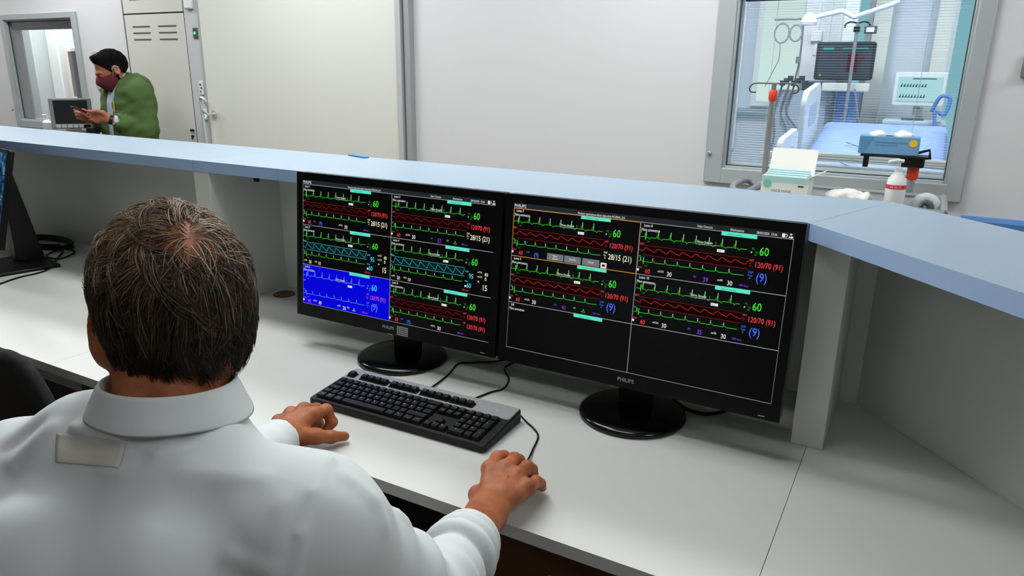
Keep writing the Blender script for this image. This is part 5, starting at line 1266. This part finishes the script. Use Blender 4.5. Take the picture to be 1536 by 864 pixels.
MB().box((-.25, -.2, .3), (.25, .2, 1.10)).build('body', M_WHITE, tb, bevel=.02); MB().tube(spline([(-.25, 0, 1.1), (-.15, 0, 1.16), (.05, 0, 1.18), (.18, 0, 1.22), (.24, 0, 1.1)], 6), .014, 8).build('handle', M_STEEL, tb, smooth=True)
for x in (-.2, .2):
    for y in (-.15, .15): MB().tube([(x, y, 0), (x, y, .3)], .02, 8).build('leg', M_CART, tb, smooth='auto')
tag(MB().box((-6.93, 4.05, 1.2), (-6.86, 4.2, 1.6)).build('glove_dispenser', mat('locker grey', S(150, 154, 158), .5), bevel=.01), 'slim grey dispenser near the right jamb behind the left window', 'dispenser')
MB().box((-6.93, 4.08, 0), (-6.90, 4.16, 1.2)).build('post', mat('locker grey', S(150, 154, 158), .5), bpy.data.objects['glove_dispenser'])

# ================================================================== THE WARD BEHIND THE GLASS
M_RAILW = mat('bed white', S(226, 228, 230), .45)
M_SHEET = mat('bed sheet blue', S(150, 174, 224), .85, bump=.4, bscale=40)
bd = thing('hospital_bed', 'white hospital bed with a blue sheet seen through the ward window', 'bed', (-.295, 4.98, 0))
mt = MB(); 
sec = [(-.92, .88), (-.5, .93), (-.05, .96), (.5, 1.06), (.95, 1.15)]
pts = [(y, z) for y, z in sec]; vs = []
for y, z in pts: vs += [(-.40, y, z - .14), (.40, y, z - .14), (.40, y, z - .02), (.36, y, z), (-.36, y, z), (-.40, y, z - .02)]
fs = [(i * 6 + j, i * 6 + (j + 1) % 6, (i + 1) * 6 + (j + 1) % 6, (i + 1) * 6 + j) for i in range(len(pts) - 1) for j in range(6)] + [tuple(range(6)), tuple(range((len(pts) - 1) * 6, len(pts) * 6))]
mt.add(vs, fs).build('mattress', M_SHEET, bd, smooth='auto', bevel=.02)
MB().box((-.42, -.95, .62), (.42, .95, .74)).build('frame', M_RAILW, bd, bevel=.02)
MB().prism(rrect(.86, .42, .07, 5, 0, .83), 0, .045).build('footboard', mat('footboard cream', S(214, 212, 204), .5), bd, bevel=.01).matrix_local = Matrix.Translation((0, -.95, 0)) @ Matrix.Rotation(math.pi / 2, 4, 'X')
MB().tube(spline([(-.43, -.98, .70), (-.43, -.98, 1.02), (-.38, -.98, 1.072), (.38, -.98, 1.072), (.43, -.98, 1.02), (.43, -.98, .70)], 5), .022, 10).build('foot_rail', mat('rail beige', S(206, 204, 194), .5), bd, smooth=True)
MB().box((-.05, -1.005, .96), (.12, -.995, 1.015)).build('name_plate', mat('plate blue', S(150, 180, 226), .5), bd)
def rail(x, y0, y1, z0, z1, tilt):
    m = MB(); m.prism(rrect(y1 - y0, z1 - z0, .10, 6, (y0 + y1) / 2, 0), -.018, .018); o = m.build('side_rail', M_RAILW, bd, bevel=.008)
    o.matrix_local = Matrix(((0, 0, 1, x), (1, 0, 0, 0), (0, 1, 0, (z0 + z1) / 2), (0, 0, 0, 1))) @ Matrix.Rotation(tilt, 4, 'Z')
    m = MB(); m.prism(rrect(.5 * (y1 - y0), .35 * (z1 - z0), .05, 5, (y0 + y1) / 2, .02), -.021, .021); p = m.build('rail_opening', mat('rail shade', S(186, 196, 212), .6), o)
rail(-.44, -.62, -.05, .84, 1.17, .08); rail(-.44, .12, .75, .95, 1.36, .10); rail(.45, -.62, -.05, .84, 1.14, .06); rail(.45, .12, .75, .95, 1.34, .10)
for x in (-.35, .35):
    for y in (-.8, .8): MB().tube([(x, y, .62), (x, y, .06)], .03, 10).build('leg', M_RAILW, bd, smooth='auto')
wire = spline([(-.18, .35, 1.05), (-.05, .2, 1.03), (.1, .18, 1.03), (.02, .0, .99), (-.15, -.1, .985), (-.1, -.3, .97), (.1, -.4, .96)], 6)
o = MB().tube(wire, .004, 6).build('lead_wire', mat('wire grey', S(110, 116, 132), .5), smooth=True); o.location = (-.295, 4.98, 0); tag(o, 'thin grey lead wire lying across the blue bed sheet', 'wire')
# patient monitor on its white column
pm = thing('patient_monitor', 'black patient monitor with a dim red and teal display over the bed', 'monitor', (-.634, 6.12, 0))
MB().prism(rrect(.40, .27, .02, 4), -.03, .03).build('housing', mat('monitor charcoal', S(34, 38, 44), .4), pm, bevel=.006).matrix_local = Matrix.Translation((0, 0, 1.575)) @ Matrix.Rotation(math.pi / 2, 4, 'X')
pscr = MB().box((-.18, -.034, 1.455), (.18, -.031, 1.69)).build('screen', mat('ward display', S(52, 60, 70), .4), pm)
for lo, hi, c in (((-.155, 1.655), (-.08, 1.67), (60, 190, 170)), ((-.02, 1.66), (.15, 1.668), (60, 150, 150)), ((.02, 1.50), (.09, 1.63), (92, 34, 52)), ((-.16, 1.555), (0, 1.558), (70, 100, 150)), ((-.16, 1.60), (0, 1.603), (130, 50, 60)), ((.1, 1.58), (.14, 1.60), (110, 50, 70))):
    MB().box((lo[0], -.0355, lo[1]), (hi[0], -.034, hi[1])).build('readout', emis('ward readout %d' % c[0], S(*c), 1.0), pscr)
MB().lathe([(.0001, 0), (.008, 0), (.008, .002), (.0001, .002)], 12).build('yellow_lamp', emis('lamp yellow', S(220, 220, 60), 1.0), pm).matrix_local = Matrix.Translation((-.155, -.032, 1.475)) @ Matrix.Rotation(math.pi / 2, 4, 'X')
MB().box((-.13, -.05, 1.36), (.19, .07, 1.42)).build('module_rack', M_WPL, pm, bevel=.006)
MB().box((-.05, .03, 1.42), (.05, .07, 2.3)).build('arm', M_WHITE, pm, bevel=.01)
pc = thing('supply_column', 'white ceiling supply column with sockets behind the patient monitor', 'column', (-.855, 6.36, 0))
MB().box((-.13, -.06, 1.42), (.22, .12, CEIL)).build('body', mat('column white', S(224, 222, 226), .5), pc, bevel=.015)
for x in (-.02, .06, .14): MB().box((x - .012, -.068, 1.62), (x + .012, -.06, 2.0)).build('duct', M_WHITE, pc, bevel=.003)
MB().box((-.06, -.09, 1.72), (.02, -.06, 1.80)).build('socket_box', M_WHITE, pc, bevel=.006)
MB().box((-.3, -.1, .3), (.12, .3, 1.36)).build('lower_cabinet', mat('ward grey', S(176, 188, 204), .5), pc, bevel=.01)
MB().box((.18, -.12, 1.06), (.34, -.05, 1.36)).build('blue_bag', mat('bag blue', S(110, 150, 214), .6), pc, bevel=.02)
for i, x in enumerate((-.22, -.17, -.13)): MB().tube(spline([(x, -.12, 1.40), (x - .04, -.14, 1.2), (x - .02 + .05 * i, -.14, 1.0), (x - .06, -.14, .75)], 6), .008, 7).build('hose', mat('hose slate', S(104, 112, 124), .5), pc, smooth=True)
for i in range(7): MB().lathe([(.0001, -.02), (.022, -.02), (.022, .02), (.0001, .02)], 10, (-.22 + .028 * i, -.13, 1.41 + .018 * (i % 3))).build('connector', mat('connector dark', S(60, 66, 74), .5), pc, smooth='auto')
# second pole with pump in front of the monitor
p2 = thing('drip_stand', 'slim steel drip stand with a black clamp in front of the patient monitor', 'stand', (-.570, 6.0, 0))
MB().tube([(0, 0, .02), (0, 0, 1.83)], .012, 10).build('pole', M_STEEL, p2, smooth='auto')
for s in (-1, 1): MB().tube(spline([(0, 0, 1.83), (.045 * s, 0, 1.84), (.078 * s, 0, 1.825), (.08 * s, 0, 1.80)], 5), .006, 7).build('hook', M_BLACK, p2, smooth=True)
MB().box((-.02, -.03, 1.77), (.02, .03, 1.81)).build('clamp', M_BLACK, p2, bevel=.004); MB().box((.05, -.03, 1.76), (.13, .02, 1.81)).build('bracket', mat('bracket charcoal', S(60, 64, 68), .5), p2, bevel=.004); MB().box((.065, -.033, 1.77), (.115, -.03, 1.80)).build('bracket_face', M_WHITE, p2)
MB().box((-.12, -.04, .98), (.12, .06, 1.0)).build('shelf', mat('teal shelf', S(130, 170, 176), .5), p2, bevel=.004)
MB().tube([(.04, .0, 1.38), (.13, .0, 1.02)], .008, 8).build('strut', M_GREYPL, p2, smooth='auto')
for i in range(5): a = i * 1.2566; MB().tube([(0, 0, .05), (.2 * math.cos(a), .2 * math.sin(a), .03)], .012, 8).build('foot', M_CART, p2, smooth='auto')
# ventilator
vt = thing('ventilator', 'white ventilator with a pale cyan screen beside the bed', 'ventilator', (-.119, 6.18, 0))
MB().prism(rrect(.33, .235, .012, 4), -.03, .03).build('display_housing', mat('vent white', S(222, 224, 222), .45), vt, bevel=.005).matrix_local = Matrix.Translation((0, 0, 1.385)) @ Matrix.Rotation(math.pi / 2, 4, 'X')
vs_ = MB().box((-.14, -.034, 1.30), (.14, -.031, 1.47)).build('screen', emis('vent display', S(190, 236, 240), .95), vt)
for z in (1.325, 1.40):
    for i in range(9): MB().add([(-.125 + i * .019, -.0345, z), (-.111 + i * .019, -.0345, z), (-.111 + i * .019, -.0345, z + .026), (-.118 + i * .019, -.0345, z + .018)], [(0, 1, 2, 3)]).build('waveform', emis('vent ink', S(50, 84, 120), 1.0), vs_)
MB().box((-.05, -.0345, 1.452), (.1, -.034, 1.462)).build('header', emis('vent header', S(90, 130, 160), 1.0), vs_)
MB().box((-.02, -.01, 1.20), (.02, .02, 1.28)).build('neck', M_GREYPL, vt); MB().box((-.2, -.16, .35), (.2, .16, 1.14)).build('cabinet', M_RAILW, vt, bevel=.02)
MB().box((-.2, -.2, 1.14), (.2, .18, 1.17)).build('worktop', mat('vent top', S(186, 200, 214), .5), vt, bevel=.006); MB().box((-.08, -.17, 1.17), (.06, -.05, 1.185)).build('tray', mat('tray dark', S(70, 90, 110), .5), vt)
for x in (-.15, .15):
    for y in (-.12, .12): MB().tube([(x, y, 0), (x, y, .35)], .025, 8).build('leg', M_CART, vt, smooth='auto')
MB().tube(spline([(.10, -.2, 1.24), (.14, -.22, 1.34), (.2, -.22, 1.33), (.18, -.22, 1.22), (.12, -.22, 1.24), (.16, -.22, 1.05)], 6), .013, 8).build('breathing_tube', mat('tube blue', S(90, 130, 190), .5), vt, smooth=True)
# examination lamp arm under the ceiling
la = thing('lamp_arm', 'white jointed lamp arm crossing the top of the ward window', 'lamp', (-.62, 5.6, 0))
MB().tube([(-.21, 0, 1.845), (-.02, 0, 1.885), (.06, 0, 1.845), (.30, 0, 1.925)], .016, 10).build('arm', mat('lamp white', S(238, 240, 242), .4), la, smooth='auto'); MB().tube([(.30, 0, 1.925), (.30, 0, CEIL)], .02, 10).build('drop_tube', M_WHITE, la, smooth='auto')
MB().lathe([(.0001, 0), (.05, 0), (.055, .02), (.03, .07), (.0001, .08)], 20, (-.22, 0, 1.80)).build('lamp_head', M_WHITE, la, smooth='auto')
# looped tubing on a wall hook
lp = thing('tubing_hook', 'pair of clear tubing loops hanging from a wall hook in the ward', 'tubing', (-1.10, 6.3, 0))
MB().tube(spline([(-.1, 0, 1.885), (.05, 0, 1.885), (.11, 0, 1.86), (.12, 0, 1.6), (.1, 0, 1.42)], 6), .007, 8).build('hook_bar', mat('hook grey', S(120, 126, 130), .4), lp, smooth=True)
for cx, r in ((-.035, .072), (.07, .06)):
    MB().tube([(cx + r * .75 * math.cos(a), 0, 1.785 + r * math.sin(a)) for a in np.linspace(0, 2 * math.pi, 28)], .007, 7).build('tube_loop', mat('tubing grey', S(150, 160, 164), .4), lp, smooth=True)
MB().tube(spline([(-.04, 0, 1.71), (-.035, 0, 1.6), (-.07, 0, 1.5), (-.12, 0, 1.38)], 6), .004, 6).build('tube_tail', mat('tubing grey', S(150, 160, 164), .4), lp, smooth=True)
MB().lathe([(.0001, 0), (.018, 0), (.018, .05), (.0001, .05)], 12, (.11, 0, 1.56)).build('valve', M_GREYPL, lp, smooth='auto')
# ward back wall: lit window panes, columns and a rail
def wwin(name, x0, x1, z0, z1, col, s):
    fr = MB()
    for lo, hi in (((x0 - .04, 6.47, z0 - .04), (x0, 6.5, z1 + .04)), ((x1, 6.47, z0 - .04), (x1 + .04, 6.5, z1 + .04)), ((x0, 6.47, z0 - .04), (x1, 6.5, z0)), ((x0, 6.47, z1), (x1, 6.5, z1 + .04))): fr.box(lo, hi)
    o = fr.build(name, M_RAILW); o['kind'] = 'structure'
    MB().box((x0, 6.485, z0), (x1, 6.495, z1)).build('pane', emis('daylight ' + name, col, s), o)
wwin('window_3', -1.32, -1.0, 1.26, 2.3, S(224, 244, 238), 1.0)
wwin('window_4', -.66, -.55, .9, 2.3, S(150, 214, 224), .8)
wwin('window_5', .05, .22, .9, 2.3, S(150, 208, 222), .8)
wwin('window_6', -1.60, -1.50, .9, 2.3, S(170, 222, 238), .8)
tag(MB().box((-1.80, 6.38, 0), (-1.64, 6.5, CEIL)).build('wall_column', mat('column pink', S(224, 208, 208), .6)), 'pale pinkish wall column at the left of the ward', 'column')
tag(MB().box((-.50, 6.40, 0), (-.38, 6.5, CEIL)).build('wall_column', mat('column cream', S(216, 216, 206), .6)), 'pale cream wall column behind the drip stand', 'column')
tag(MB().box((-.08, 6.42, 0), (.02, 6.5, CEIL)).build('wall_column', mat('column cream', S(216, 216, 206), .6)), 'pale cream wall column right of the ventilator screen', 'column')
tag(MB().box((-1.45, 6.44, 1.16), (-.9, 6.5, 1.20)).build('wall_rail', mat('rail teal', S(150, 172, 178), .5)), 'grey-teal equipment rail below the bright ward window', 'rail')
